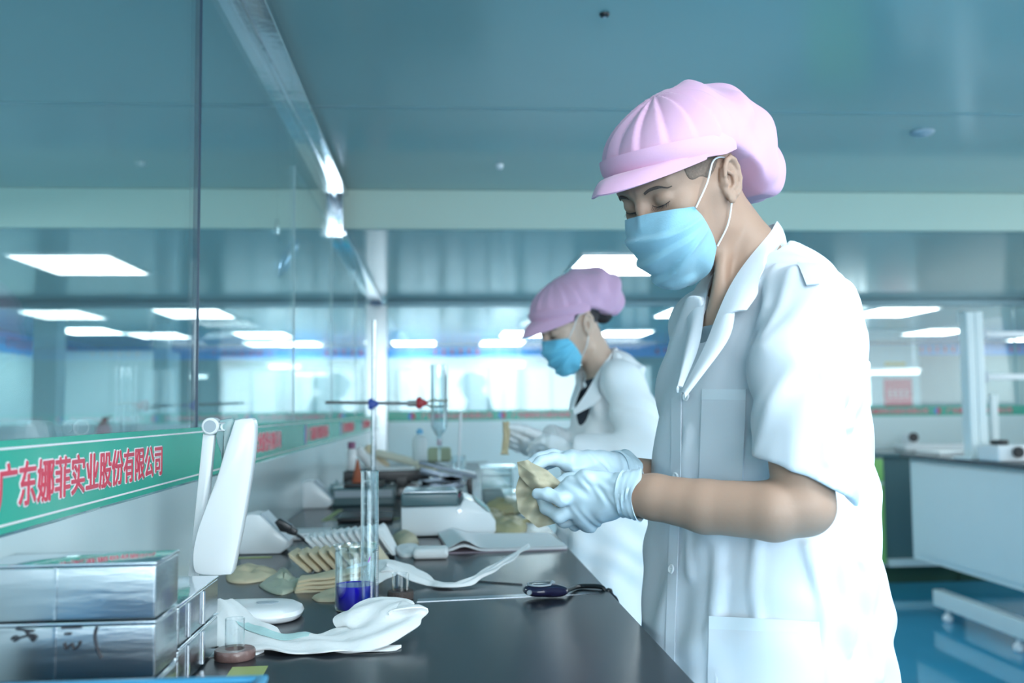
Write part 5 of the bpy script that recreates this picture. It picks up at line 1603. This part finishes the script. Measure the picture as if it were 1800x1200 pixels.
# open pad stretched across the bench, thin end pointing right
def long_pad(name, label, keys, th, m_, ruff=.0015, z=Z0, extra=None):
    """keys: (px, py of the centre line, half width m, height m)"""
    K = np.array(keys, float); n = 60
    S = spline([(*onz(k[0], k[1], z)[:2], 0) for k in keys], n)
    t_ = np.linspace(0, len(keys) - 1, n)
    hw_ = np.interp(t_, range(len(keys)), K[:, 2]); hz = np.interp(t_, range(len(keys)), K[:, 3])
    T = np.gradient(S, axis=0); T /= np.linalg.norm(T, axis=1, keepdims=True); N = np.stack([-T[:, 1], T[:, 0], 0 * T[:, 0]], 1)
    G = []
    for i in range(n):
        row = []
        for v_ in np.linspace(-1, 1, 17):
            w_ = hw_[i] + .003 * math.sin(i * .9) * abs(v_)
            p = S[i] + N[i] * v_ * w_
            zz = z + .0012 + hz[i] + .006 * (1 - v_ * v_) ** .5 * .8 + ruff * math.sin(i * .55 + 3 * v_) + ruff * math.sin(v_ * 9 + i * .2)
            row.append((p[0], p[1], max(z + .001, zz)))
        G.append(row)
    t = thing(name, label, 'pad', tuple(S.mean(0)[:2]) + (z,))
    obj('top_sheet', MB().sheet(np.array(G), -th if extra else th), m_, t, sharp=70)
    return t, np.array(G), S, N
tq, G, S, N = long_pad('opened_pad', 'opened white pad stretched across the bench behind the cork-ringed tube, thin end curled up', [(610, 1034, .045, .006), (645, 1028, .074, .022), (680, 1024, .066, .032), (718, 1026, .036, .020), (760, 1030, .018, .003), (800, 1034, .014, .003), (835, 1028, .012, .010), (870, 1018, .011, .020), (905, 1008, .010, .034), (930, 1003, .004, .046)], .0018, pad_w, .0012)
tq, G, S, N = long_pad('opened_pad', 'big opened white pad lying in front of the desk lamp with a ruffled right end', [(378, 1098, .030, .030), (410, 1120, .052, .012), (450, 1132, .056, .004), (500, 1136, .054, .004), (550, 1136, .056, .004), (600, 1134, .060, .006), (640, 1130, .066, .012), (670, 1120, .070, .030), (695, 1112, .060, .040), (714, 1112, .030, .026)], .002, pad_w, .0022)
# printed tint, side wings and the paper lip
g2 = G[6:26, 9:13].copy(); g2[..., 2] += .0016
obj('tinted_strip', MB().sheet(g2, .0006), mat('pad_mint', (0.55, 0.80, 0.80), rough=0.7, bump=0.3, bscale=200), tq, sharp=60)
for (a, b, c0) in ((330, 462, 1180), (575, 705, 1172)):
    w0 = [onz(a + (b - a) * s, c0 - 30 + 0 * s) for s in np.linspace(0, 1, 18)]
    gg = []
    for i, p in enumerate(w0):
        u = i / 17; dep = .030 * (math.sin(u * PI) ** .4) + .010 * math.sin(u * PI * 2.5) * .3
        gg.append([(p[0], p[1] + .012 - dep * v_ , Z0 + .0014 + .0030 * (1 - v_) + .0008 * math.sin(6 * u + 4 * v_)) for v_ in np.linspace(0, 1, 9)])
    obj('side_wing', MB().sheet(np.array(gg)[:, ::-1], .001), pad_w, tq, sharp=60)
# ruffled torn fringe of the right end
rnd = random.Random(7); mb = MB(); e = G[-1]
for i in range(34):
    p = e[rnd.randrange(17)]; mb.tube(spline([p, p + (.004 + rnd.random() * .004, rnd.uniform(-.004, .004), rnd.uniform(-.004, .003)), p + (.006 + rnd.random() * .006, rnd.uniform(-.006, .006), rnd.uniform(-.008, .003))], 6), .0005, 5)
tag(obj('cotton_fringe', mb, pad_w, tq, sharp=0), None, None) if 0 else None
o = obj('cotton_fringe', mb, pad_w, tq, sharp=0); o['kind'] = 'stuff'

# ---- glassware
def vessel(prof_out, th, n=48):
    """closed shell of revolution: outside profile then inside, offset by th"""
    inn = [(max(r - th, 0.0), max(z, prof_out[0][1] + th)) for r, z in prof_out[::-1] if True]
    return prof_out + inn
c = np.array((onz(650, 1078)[0], onz(650, 1078)[1], Z0))
t = thing('measuring_cylinder', 'tall clear glass measuring cylinder wet inside, standing beside the beaker', 'measuring cylinder', tuple(c))
r = .0142; hh = .226
obj('tube', MB().lathe([(0, .010), (r, .010), (r, hh - .004), (r + .0012, hh - .001), (r + .0004, hh), (r - .0016, hh - .001), (r - .0018, hh - .005), (r - .0018, .013), (0, .0125)], 48, c), thin_glass, t)
obj('foot', MB().lathe([(0, .0006), (.0225, .0006), (.025, .002), (.0235, .005), (.018, .0075), (.0145, .0098), (0, .0098)], 8, c), thin_glass, t)
obj('liquid', MB().lathe([(0, .0132), (r - .0021, .0132), (r - .0021, .019), (0, .0187)], 40, c), aqua_liq, t)
for k in range(31):
    z = .05 + k * .0032; a0 = math.radians(-42); a1 = math.radians(-42 + (26 if k % 5 == 0 else 13))
    P = [(c[0] + (r + .0002) * math.cos(a), c[1] + (r + .0002) * math.sin(a), Z0 + z) for a in np.linspace(a0, a1, 6)]
    obj('graduation', MB().tube(P, .00022, 4), pink_m, t)
obj('pink_mark', MB().tube([(c[0] - .0015, c[1] - r - .0004, Z0 + .083), (c[0] + .0005, c[1] - r - .0004, Z0 + .087), (c[0] + .0015, c[1] - r - .0004, Z0 + .091)], .0012, 6), mat('ink_violet', (0.55, 0.25, 0.70), rough=0.5), t)
rnd = random.Random(11)
for k in range(46):
    a = rnd.uniform(PI, 2 * PI); z = rnd.choice((rnd.uniform(.16, .22), rnd.uniform(.03, .22), rnd.uniform(.05, .08)))
    p = c + ((r - .0026) * math.cos(a), (r - .0026) * math.sin(a), z); s = rnd.uniform(.0005, .0014)
    obj('droplet', MB().lathe([(0, -s), (s * .7, -s * .7), (s, 0), (s * .7, s * .8), (0, s * 1.3)], 8, p), clear_b, t)
c = np.array((onz(628, 1079)[0] + .0005, onz(628, 1079)[1] + .034, Z0)) + (-.006, .002, 0)
t = thing('beaker', 'glass beaker of deep blue liquid beside the measuring cylinder', 'beaker', tuple(c))
r = .0335; hh = .104
P = []
for a in np.linspace(0, 2 * PI, 64, endpoint=False):
    sp = math.exp(-((a - math.radians(322)) / .28) ** 2)
    k = 1 + 0 * sp
    row = []
    for (rr, z) in [(0, .0008), (r - .004, .0008), (r - .001, .002), (r, .006), (r, hh - .010), (r + .0008, hh - .004), (r + .003, hh), (r + .0015, hh + .0006), (r - .0008, hh - .003), (r - .0014, hh - .010), (r - .0014, .006), (r - .003, .0030), (0, .0026)]:
        q = rr + sp * max(0, (z - (hh - .02)) / .02) * .010
        row.append((c[0] + q * math.cos(a), c[1] + q * math.sin(a), Z0 + z - sp * .004 * (z > hh - .006)))
    P.append(row)
obj('glass', MB().grid(np.array(P), close_u=True), thin_glass, t)
obj('liquid', MB().lathe([(0, .0031), (r - .004, .0033), (r - .0016, .007), (r - .0016, .0408), (r - .0024, .0398), (0, .0398)], 48, c), blue_liq, t)

def ringed(label, px, py, rt, ht, rr, hr, ring_m, h_off=0.0):
    c = onz(px, py) + (0, rr, 0)
    t = thing('glass_tube', label, 'glass tube', tuple(c))
    obj('tube', MB().lathe([(rt - .0012, .0010), (rt, .0010), (rt, ht - .0005), (rt - .0006, ht), (rt - .0012, ht - .0005)], 40, c).lathe([(0, .0008), (rt, .0008), (rt, .002), (0, .002)], 40, c), thin_glass, t)
    n = 40
    P = [[((rt + .0002 + (q[0]) * (rr - rt)) * math.cos(a) * (1 + .012 * math.sin(7 * a)), (rt + .0002 + q[0] * (rr - rt)) * math.sin(a) * (1 + .012 * math.sin(5 * a)), q[1] * hr) for q in ((0, .03), (.9, .03), (1, .2), (1, .8), (.9, 1), (0, 1), (0, .03))] for a in np.linspace(0, 2 * PI, n, endpoint=False)]
    obj('ring', MB().grid(np.array(P) + c, close_u=True), ring_m, t)
    return t
ringed('short glass tube in a rough dark ring, beside the opened pad', 703, 1057, .0142, .044, .0222, .0145, cork_m)
ringed('glass tube in a shiny brown disc touching the steel boxes', 405, 1166, .0125, .052, .0262, .0130, brown_m)

# ---- stopwatch, cord and steel rule
a, b = onz(733, 1058), onz(1056, 1043)
t = thing('steel_rule', 'thin steel rule lying across the bench under the stopwatch', 'ruler', tuple((a + b) / 2))
d = (b - a) / np.linalg.norm(b - a); n = np.array((-d[1], d[0], 0))
obj('blade', MB().prism([a, b, b + n * .026 + d * -.004, a + n * .026 + d * .004], (0, 0, .0009)), mat('rule_steel', (0.34, 0.38, 0.42), rough=.22, metal=1.0), t)
for k in range(40):
    p = a + d * (.01 + k * .0075)
    obj('scale_mark', MB().prism([p, p + d * .0004, p + d * .0004 + n * (.006 if k % 5 else .010), p + n * (.006 if k % 5 else .010)], (0, 0, .00105)), ink_m, t)
c = onz(951, 1055) + (0, .024, .0011)
t = thing('stopwatch', 'dark round stopwatch lying on the steel rule', 'stopwatch', tuple(c))
e = np.array((1, -.04, 0)); e /= np.linalg.norm(e)
def sw(p):
    q = p - c.astype(np.float32)
    d = ell(q, (0, 0, .0125), (.0290, .026, .0115))
    d = smin(d, ell(q, (.030, -.002, .010), (.020, .014, .0100)), .012)
    return smax(smax(d, -(q[:, 2] - .0004), .001), q[:, 2] - .0235, .003)
obj('case', sdf_mesh(sw, c - .08, c + .08, .0022), navy_plastic, t, sharp=0)
obj('bezel', MB().lathe([(.0175, .0205), (.0215, .0212), (.021, .0238), (.0185, .0238)], 40, c), grey_plastic, t)
obj('display', MB().lathe([(0, .0200), (.0183, .0200), (.0183, .0224), (0, .0224)], 40, c), mat('lcd_grey', (0.30, 0.38, 0.36), rough=0.15), t)
obj('push_button', MB().cyl(c + (-.018, -.0190, .012), c + (-.0205, -.0245, .012), .004), grey_plastic, t)
obj('push_button', MB().cyl(c + (.021, .006, .018), c + (.025, .006, .0255), .0035), grey_plastic, t)
cord = [c + (.045, -.003, .010), W(1015, 1031, 1.79), W(1040, 1030, 1.79), W(1058, 1032, 1.78), W(1066, 1040, 1.775)]
t2 = thing('watch_cord', 'black stopwatch cord with a knotted tassel hanging over the bench border', 'cord', tuple(W(1050, 1034, 1.8)))
obj('cord_loop', MB().tube(spline(cord, 30), [.0042] * 22 + list(np.linspace(.0042, .0030, 8)), 8), black_plastic, t2)
obj('knot', MB().lathe([(0, -.006), (.006, -.004), (.0075, 0), (.006, .005), (0, .007)], 14, cord[-1] + (0.004, 0, 0)), black_plastic, t2)
obj('tassel', MB().tube(spline([cord[-1] + (.004, 0, 0), W(1075, 1048, 1.77), W(1083, 1056, 1.765), W(1089, 1066, 1.76)], 14), list(np.linspace(.0055, .006, 7)) + list(np.linspace(.006, .0012, 7)), 8), dark_cloth, t2)
t = thing('thin_needle', 'thin dark needle lying between the opened pad and the stopwatch', 'needle', tuple(onz(880, 1027)))
obj('shaft', MB().cyl(onz(815, 1020) + (0, 0, .0012), onz(918, 1028) + (0, 0, .0012), .0010), ink_m, t)

# ---- notebook
t = thing('notebook', 'open notebook with blank white pages lying at the bench border behind the pads', 'notebook', tuple(onz(890, 965)))
A_, B_, C_, D_ = onz(788, 973), onz(997, 966), onz(965, 942), onz(770, 944)
def pages(dz, hump, sh=0):
    G = []
    for u in np.linspace(0, 1, 30):
        row = []
        for v_ in np.linspace(0, 1, 12):
            p = (1 - u) * (1 - v_) * A_ + u * (1 - v_) * B_ + u * v_ * C_ + (1 - u) * v_ * D_
            z = dz + hump * math.exp(-((u - .13) / .10) ** 2) * (1 - .3 * v_) + (.010 * max(0, (.1 - u)) / .1 * 0)
            row.append((p[0], p[1] + sh, Z0 + z))
        G.append(row)
    return np.array(G)
obj('cover', MB().sheet(pages(.0022, .0, -.004), .0018), cover_m, t, sharp=60)
obj('page_block', MB().sheet(pages(.0075, .012), .0050), paper_m, t, sharp=60)
obj('top_page', MB().sheet(pages(.0090, .020), .0007), paper_m, t, sharp=60)

# ---- electronic scale with smoked draught cover
c = onz(705, 945)
k = 2.51 / FPX
t = thing('electronic_scale', 'white electronic scale with sloping front and a smoked cover', 'scale', tuple(c + (.12, .1, 0)))
pr = [(0, .004), (4, 0), (162, 0), (168, 6), (168, 24), (160, 34), (128, 60), (112, 66), (104, 52), (0, 50)]
obj('body', MB().prism([c + (a * k, 0, .003 + b * k) for a, b in pr], (0, .20, 0), .005), white_plastic, t)
obj('display_panel', MB().prism([c + (132 * k, .04, .003 + 59.5 * k), c + (159 * k, .04, .003 + 38 * k), c + (160 * k, .04, .003 + 40 * k), c + (133 * k, .04, .003 + 62 * k)], (0, .12, 0)), mat('display_teal', (0.35, 0.55, 0.55), rough=0.2), t)
obj('smoked_cover', MB().box(c + (0, .008, .003 + 52 * k), c + (102 * k, .19, .003 + 74 * k), .004), smoke_m, t)
obj('weighing_pan', MB().box(c + (4 * k, .02, .003 + 74.6 * k), c + (98 * k, .175, .003 + 78 * k), .002), steel, t)
for xx in (.012, 150 * k):
    for yy in (.02, .17): obj('foot', MB().cyl(c + (xx, yy, .0004), c + (xx, yy, .0040), .008), black_plastic, t)
p = W(808, 898, 2.55)
obj('cover_latch', MB().cyl(p, p + (0, .012, 0), .0065), chrome, t)

# ---- scissor jack and what stands on it
Yj = 3.28
t = thing('scissor_jack', 'grey scissor jack lifting a tilted plate behind the electronic scale', 'lab jack', tuple(W(775, 878, Yj)))
kj = Yj / FPX
def pj(a, b, y=Yj): return W(a, b, y)
obj('top_plate', MB().prism([pj(736, 810), pj(838, 836), pj(838, 842), pj(736, 816)], (0, .20, 0), .002), jack_m, t)
obj('base_plate', MB().prism([pj(718, 873), pj(830, 873), pj(830, 880), pj(718, 880)], (0, .20, 0), .002), jack_m, t)
obj('base_block', MB().box((pj(722, 0)[0], Yj + .01, Z0 + .0008), (pj(826, 0)[0], Yj + .19, pj(780, 880)[2]), .004), smoke_m, t)
for yy in (0.0, .17):
    for (q0, q1) in (((738, 826), (812, 846)), ((812, 838), (736, 850)), ((736, 848), (815, 870)), ((815, 850), (735, 872))):
        a, b = pj(*q0, Yj + yy), pj(*q1, Yj + yy); d = (b - a) / np.linalg.norm(b - a); n = np.array((-d[2], 0, d[0])) * .011
        obj('scissor_link', MB().prism([a + n, b + n, b - n, a - n], (0, .008, 0), .002), jack_m, t)
for q in ((775, 837), (738, 849), (813, 848), (776, 860)):
    obj('pivot', MB().cyl(pj(*q, Yj - .004), pj(*q, Yj + .18), .007), grey_plastic, t)
obj('jack_screw', MB().cyl(pj(735, 848, Yj + .09), pj(822, 848, Yj + .09), .006), steel, t)
obj('knob', MB().cyl(pj(820, 852, Yj + .09), pj(830, 852, Yj + .09), .02), black_plastic, t)
obj('end_column', MB().box(pj(822, 878, Yj), pj(830, 840, Yj + .02), .002), black_plastic, t)
t = thing('marker_pen', 'crimson marker standing beside the scissor jack', 'marker', tuple(pj(815, 885, 3.1)))
obj('barrel', MB().cyl((pj(818, 0, 3.1)[0], 3.1, Z0 + .0006), pj(808, 868, 3.1), .009), mat('crimson', (0.42, 0.05, 0.16), rough=0.4), t)
obj('cap', MB().cyl(pj(808, 868, 3.1), pj(806, 862, 3.1), .0095), black_plastic, t)

# things standing on the tilted plate
def zpl(px, y=Yj): return pj(px, 810 + (px - 736) * 26 / 102 - .5, y)
c = zpl(738, Yj + .06) + (0, 0, -.004); 
t = thing('plastic_bottle', 'white plastic bottle with a blue cap on the left side of the jack plate', 'bottle', tuple(c))
obj('bottle_body', MB().lathe([(0, .0068), (.022, .0068), (.0245, .012), (.0245, .072), (.019, .084), (.010, .088), (.010, .093), (0, .093)], 28, c), mat('bottle_white', (0.74, 0.85, 0.88), rough=0.35, trans=.2), t)
obj('bottle_cap', MB().lathe([(0, .0935), (.011, .0935), (.011, .105), (.004, .112), (0, .112)], 20, c), mat('cap_sky', (0.18, 0.50, 0.75), rough=0.4), t)
c = zpl(806, Yj + .06)
t = thing('small_flask', 'small clear flask holding a white pipette on the jack plate', 'flask', tuple(c))
obj('flask_body', MB().lathe([(0, .0052), (.024, .0052), (.0245, .010), (.0245, .050), (.0245, .051), (.0225, .050), (.0225, .012), (0, .010)], 28, c), thin_glass, t)
t = thing('white_pipette', 'slim white pipette standing upright in the small flask', 'pipette', tuple(c + (0, 0, .012)))
obj('stem', MB().cyl(c + (0, 0, .012), W(810, 726, Yj + .06), .0052, .0046), white_plastic, t)
obj('tip', MB().cyl(W(810, 726, Yj + .06), W(810.5, 722, Yj + .06), .0046, .002), white_plastic, t)
t = thing('green_tube_rack', 'dull green block behind the glass column on the jack plate', 'block', tuple(zpl(775, Yj + .16)))
c = zpl(770, Yj + .15)
obj('block_body', MB().box(c + (-.035, 0, .012), c + (.045, .04, .062), .01), mat('dull_green', (0.36, 0.44, 0.30), rough=0.6), t)

# ---- ring stand with clamp and glass column
Ys = 3.0
base = np.array((W(655, 0, Ys)[0], Ys, Z0))
t = thing('clamp_stand', 'thin steel clamp stand holding a horizontal rod with blue and red knobs', 'clamp stand', tuple(base))
obj('base', MB().box(base + (-.10, -.06, .0006), base + (.06, .09, .014), .004), black_plastic, t)
obj('rod', MB().cyl(base + (0, 0, .014), (W(658, 562, Ys)[0], Ys, W(658, 562, Ys)[2]), .0068), steel, t)
obj('horizontal_rod', MB().cyl(W(572, 707, Ys - .016), W(722, 709, Ys - .016), .0046), mat('rod_dark', (0.16, 0.18, 0.19), rough=.35, metal=.7), t)
obj('clamp_boss', MB().box(W(650, 716, Ys - .024), W(662, 702, Ys + .01), .004), grey_plastic, t)
knob_b = mat('knob_blue', (0.03, 0.08, 0.42), rough=.4); knob_r = mat('knob_red', (0.45, 0.02, 0.03), rough=.4)
def knob(c, m_, par, r=.011):
    P = [[(c[0] + q[1] * math.cos(a) * (1 + .22 * math.cos(3 * a)), c[1] - q[0], c[2] + q[1] * math.sin(a) * (1 + .22 * math.cos(3 * a))) for q in ((0, 0), (0, r), (.004, r * 1.15), (.012, r * 1.1), (.015, r * .8), (.015, 0))] for a in np.linspace(0, 2 * PI, 24, endpoint=False)]
    return obj('knob', MB().grid(np.array(P), close_u=True, flip=True), m_, par)
knob(W(655, 710, Ys - .026), knob_b, t, .013)
obj('clamp_body', MB().cyl(W(716, 709, Ys - .016), W(736, 709, Ys - .016), .009), mat('clamp_grey', (0.28, 0.30, 0.30), rough=.4, metal=.5), t)
knob(W(740, 708, Ys - .026), knob_r, t, .014)
for s in (-1, 1):
    obj('jaw', MB().tube(spline([W(745, 709, Ys - .016), W(752, 709 + 3 * s, Ys - .016 + .004 * s), W(760, 709 + 5.5 * s, Ys - .014 + .02 * s), W(775, 709 + 5 * s, Ys + .0 + .030 * s), W(788, 709 + 4.5 * s, Ys + .0 + .028 * s)], 18), .0032, 8), mat('jaw_brass%d' % s, (0.45, 0.42, 0.32), rough=.35, metal=.7), t)
cc = W(772, 760, Ys)
t = thing('glass_column', 'wide clear glass column with a narrow stem held by the clamp', 'glass column', tuple(cc))
k3 = Ys / FPX; zt = W(772, 642, Ys)[2]; zb = cc[2]
pf = [(.0035, zb - .085), (.0045, zb - .085), (.0055, zb - .04), (.010, zb - .030), (.010, zb - .018), (.006, zb - .012), (.012, zb - .004), (.0245, zb + .016), (.0250, zt), (.0262, zt + .001), (.0240, zt), (.0232, zb + .018), (.010, zb - .002), (.004, zb - .012), (.0035, zb - .085)]
obj('glass', MB().lathe(pf, 36, (cc[0], cc[1], 0)), thin_glass, t)
for xx in (-.019, .020):
    obj('side_rib', MB().cyl((cc[0] + xx, cc[1], zb + .02), (cc[0] + xx, cc[1], zt + .006), .0026), white_plastic, t)
obj('stem_plug', MB().cyl((cc[0], cc[1], zb - .038), (cc[0], cc[1], zb - .020), .0075), mat('plug_mauve', (0.52, 0.45, 0.52), rough=.5), t)

# ---- dark shelf with white machine, pads and a white pen box behind
Yk = 3.75
t = thing('white_balance', 'large white balance with a wide dark pan behind the clamp stand', 'scale', tuple(W(700, 900, Yk)))
b0 = np.array((W(650, 0, Yk)[0], Yk, Z0)); b1 = W(735, 852, Yk)
obj('body', MB().box(b0 + (0, 0, .012), (b1[0], Yk + .22, b1[2]), .008), white_plastic, t)
obj('base', MB().box(b0 + (-.01, -.01, .0006), (b1[0] + .01, Yk + .22, Z0 + .0118), .003), black_plastic, t)
obj('pan', MB().box((W(606, 0, Yk)[0], Yk - .03, b1[2] + .012), (W(752, 0, Yk)[0], Yk + .2, W(0, 836, Yk)[2]), .004), black_plastic, t)
obj('pan_support', MB().box((W(690, 0, Yk)[0], Yk + .05, b1[2] + .0002), (W(720, 0, Yk)[0], Yk + .12, b1[2] + .0118), .002), black_plastic, t)
obj('bracket', MB().box(W(700, 858, Yk - .04), W(716, 837, Yk - .0305), .002).box(W(697, 866, Yk - .042), W(702, 838, Yk - .0305), .002), black_plastic, t)
zp = W(0, 836, Yk)[2]
def pile(label, cx, cy, yy, L, T, Hh, rot, m_, dz=0):
    o = thing('loose_pad', label, 'pad', (0, 0, 0)); obj('pad_body', pad_mesh(L, T, Hh, 5), m_, o, raw=True, sharp=50)
    obj('fold_edge', MB().tube(spline([(-L * .45, 0, Hh), (0, 0, Hh * 1.01), (L * .45, 0, Hh)], 8), .0015, 6), m_, o, raw=True)
    p = W(cx, cy, yy); o.location = tuple(p); o.rotation_euler = rot; return o
pile('white pad lying flat at the front of the dark pan', 690, 835, Yk + .03, .17, .07, .030, (0, math.radians(2), .2), pad_w)
pile('cream pad at the right end of the dark pan', 738, 835, Yk + .06, .12, .07, .026, (0, 0, -.3), mat('pad_cream', (0.74, 0.72, 0.60), rough=.7, bump=.3, bscale=60))
pile('long cream pad sloping across the heap on the dark pan', 712, 815, Yk + .08, .24, .06, .028, (0, math.radians(14), -.15), MATS['pad_cream'])
pile('white pad leaning steeply at the left end of the dark pan', 648, 826, Yk + .08, .18, .05, .035, (0, math.radians(52), .1), pad_w)
pile('second white pad leaning steeply behind the clamp stand rod', 662, 826, Yk + .12, .15, .05, .03, (0, math.radians(40), .2), pad_w)
pile('beige pad standing inside the leaning white pads', 652, 815, Yk + .14, .12, .03, .05, (0, math.radians(45), .3), pad_b)
t = thing('small_lamp_box', 'small white bottle with a plum cap left of the leaning pads', 'bottle', tuple(W(620, 838, Yk)))
c = np.array((W(619, 0, Yk + .03)[0], Yk + .03, zp)); 
obj('bottle_body', MB().lathe([(0, .0006), (.016, .0006), (.018, .004), (.018, .07), (.012, .08), (0, .08)], 22, c), white_plastic, t)
obj('bottle_cap', MB().lathe([(0, .0805), (.014, .0805), (.014, .105), (0, .106)], 20, c), mat('plum', (0.28, 0.10, 0.20), rough=.5), t)
# dark balance beside the partition with an orange cone
Yd = 3.45
t = thing('dark_balance', 'low dark balance with grey top next to the farther white wedge', 'scale', tuple(W(620, 895, Yd)))
obj('body', MB().box((W(584, 0, Yd)[0], Yd, Z0 + .0006), (W(692, 0, Yd)[0], Yd + .2, W(0, 868, Yd)[2]), .006), smoke_m, t)
obj('pan', MB().box((W(604, 0, Yd)[0], Yd + .02, W(0, 868, Yd)[2] + .0005), (W(672, 0, Yd)[0], Yd + .18, W(0, 860, Yd)[2]), .004), black_plastic, t)
obj('front_strip', MB().box((W(590, 0, Yd)[0], Yd - .0015, W(0, 884, Yd)[2]), (W(688, 0, Yd)[0], Yd - .0002, W(0, 872, Yd)[2])), grey_plastic, t)
cz = W(0, 860, Yd)[2]
t = thing('orange_cone', 'slim burnt-orange funnel cone standing on the dark balance', 'cone', (W(629, 0, Yd + .08)[0], Yd + .08, cz))
obj('cone_body', MB().lathe([(0, .0005), (.017, .0005), (.018, .004), (.0045, .075), (.003, .080), (0, .080)], 24, (W(629, 0, Yd + .08)[0], Yd + .08, cz)), orange_m, t)
obj('cone_rim', MB().lathe([(.0172, .0006), (.021, .0006), (.021, .0035), (.018, .0045)], 24, (W(629, 0, Yd + .08)[0], Yd + .08, cz)), orange_m, t)
t = thing('crumpled_film', 'crumpled clear film on the bench beside the dark balance', 'plastic film', tuple(onz(582, 880)))
G = []
for u in np.linspace(0, 1, 18):
    G.append([(W(576, 0, 3.7)[0] + .07 * u, 3.62 + .09 * v_, Z0 + .012 + .055 * math.sin(u * PI) * math.sin(v_ * PI) + .008 * math.sin(17 * u + 9 * v_) + .006 * math.sin(13 * v_ - 7 * u)) for v_ in np.linspace(0, 1, 14)])
obj('film', MB().sheet(np.array(G)[:, ::-1], .0012), thin_plastic, t, sharp=0)
obj('film_edge', MB().tube(np.array(G)[:, 0], .0012, 5), white_plastic, t)

# ---- clear box and beige bags on the right
Yc = 3.35
t = thing('clear_box', 'clear plastic box with a lid right of the scissor jack', 'plastic box', (.19, Yc + .08, Z0))
x0, x1 = W(840, 0, Yc)[0], W(893, 0, Yc)[0]; h = W(0, 836, Yc)[2] - Z0
mb = MB()
for (a, b, c_, d) in ((x0, Yc, x1, Yc + .002), (x0, Yc + .14, x1, Yc + .142), (x0, Yc, x0 + .002, Yc + .142), (x1 - .002, Yc, x1, Yc + .142)): mb.box((a, b, Z0 + .001), (c_, d, Z0 + h))
mb.box((x0, Yc, Z0 + .0006), (x1, Yc + .142, Z0 + .003))
obj('walls', mb, thin_plastic, t)
obj('lid', MB().box((x0 - .004, Yc - .004, Z0 + h + .0005), (x1 + .012, Yc + .146, Z0 + h + .010), .003), thin_plastic, t)
obj('dark_band', MB().box((x0 + .004, Yc + .01, Z0 + h * .78), (x1 - .004, Yc + .13, Z0 + h * .83)), smoke_m, t)
obj('contents', MB().box((x0 + .006, Yc + .02, Z0 + .0035), (x1 - .02, Yc + .12, Z0 + h * .42), .012), paper_m, t)
t = thing('clear_box', 'second low clear box at the bench border beyond the beige bags', 'plastic box', (.24, 3.0, Z0))
obj('walls', MB().box((.20, 3.12, Z0 + .0008), (.292, 3.24, Z0 + .06), .006), thin_plastic, t)
obj('lid', MB().box((.197, 3.117, Z0 + .0605), (.295, 3.243, Z0 + .068), .003), thin_plastic, t)
def bag(label, o_, h1, seed):
    t, c = loose('beige_bag', label, 'bag', o_, .004, h1, mat('bag_olive%d' % seed, (0.44 + .03 * (seed % 3), 0.40 + .02 * (seed % 3), 0.24), rough=.5, bump=.5, bscale=40, var=.12), seed=seed, wav=.004)
    obj('twisted_end', MB().tube(spline([c + (.03, .0, h1 * .6), c + (.05, .01, h1 * .7), c + (.075, .005, h1 * .85)], 8), [.010, .008, .006, .006, .007, .009, .010, .011], 8), MATS['bag_olive%d' % seed], t)
bag('flat beige bag behind the scale display', [(836, 912), (850, 905), (872, 903), (888, 908), (880, 917), (860, 920), (840, 918)], .024, 12)
bag('plump beige bag nearest the notebook', [(858, 930), (880, 920), (905, 918), (926, 924), (920, 938), (895, 942), (868, 940)], .030, 13)
bag('small olive bag on the far side of the beige bags', [(850, 900), (872, 892), (895, 890), (915, 898), (898, 904), (870, 905)], .040, 14)

# ---- silver pendant against the glass
c = W(503, 452, 3.30)
t = thing('silver_pendant', 'silver leaf-shaped pendant hanging from a small hook beside the partition glass', 'pendant', tuple(c))
G = []
a0, a1 = W(523, 419, 3.30), W(489, 489, 3.30); ax = a1 - a0; L = np.linalg.norm(ax); ax /= L; sd = np.cross(ax, (0, 1, 0)); sd /= np.linalg.norm(sd)
for u in np.linspace(0, 1, 26):
    w_ = .021 * math.sin(PI * u ** .9) ** .8
    G.append([a0 + ax * L * u + sd * w_ * v_ + np.array((0, -1, 0)) * (.008 * (1 - v_ * v_) * math.sin(u * PI)) for v_ in np.linspace(-1, 1, 13)])
G = np.array(G)
obj('leaf', MB().sheet(G, .003), mat('pendant_blue', (0.35, 0.5, 0.72), rough=.12, metal=.9), t, sharp=60)
rim = np.concatenate([G[:, 0], G[::-1, -1]]); obj('leaf_rim', MB().tube(rim, .0022, 8), chrome, t)
s0 = W(487, 386, 3.30)
obj('stem', MB().tube(spline([W(486, 412, 3.30), W(490, 425, 3.30), W(495, 436, 3.30)], 10), .0030, 8), steel, t)
obj('hook', MB().prism([W(483, 384, 3.30), W(490, 384, 3.30), W(492, 402, 3.30), W(489, 414, 3.30), W(482, 412, 3.30), W(481, 398, 3.30)], (0, .01, 0), .002), chrome, t)
obj('wire', MB().cyl(W(487, 386, 3.305), (W(487, 386, 3.305)[0], 3.305, ZU - .004), .0007, n=6), steel, t)
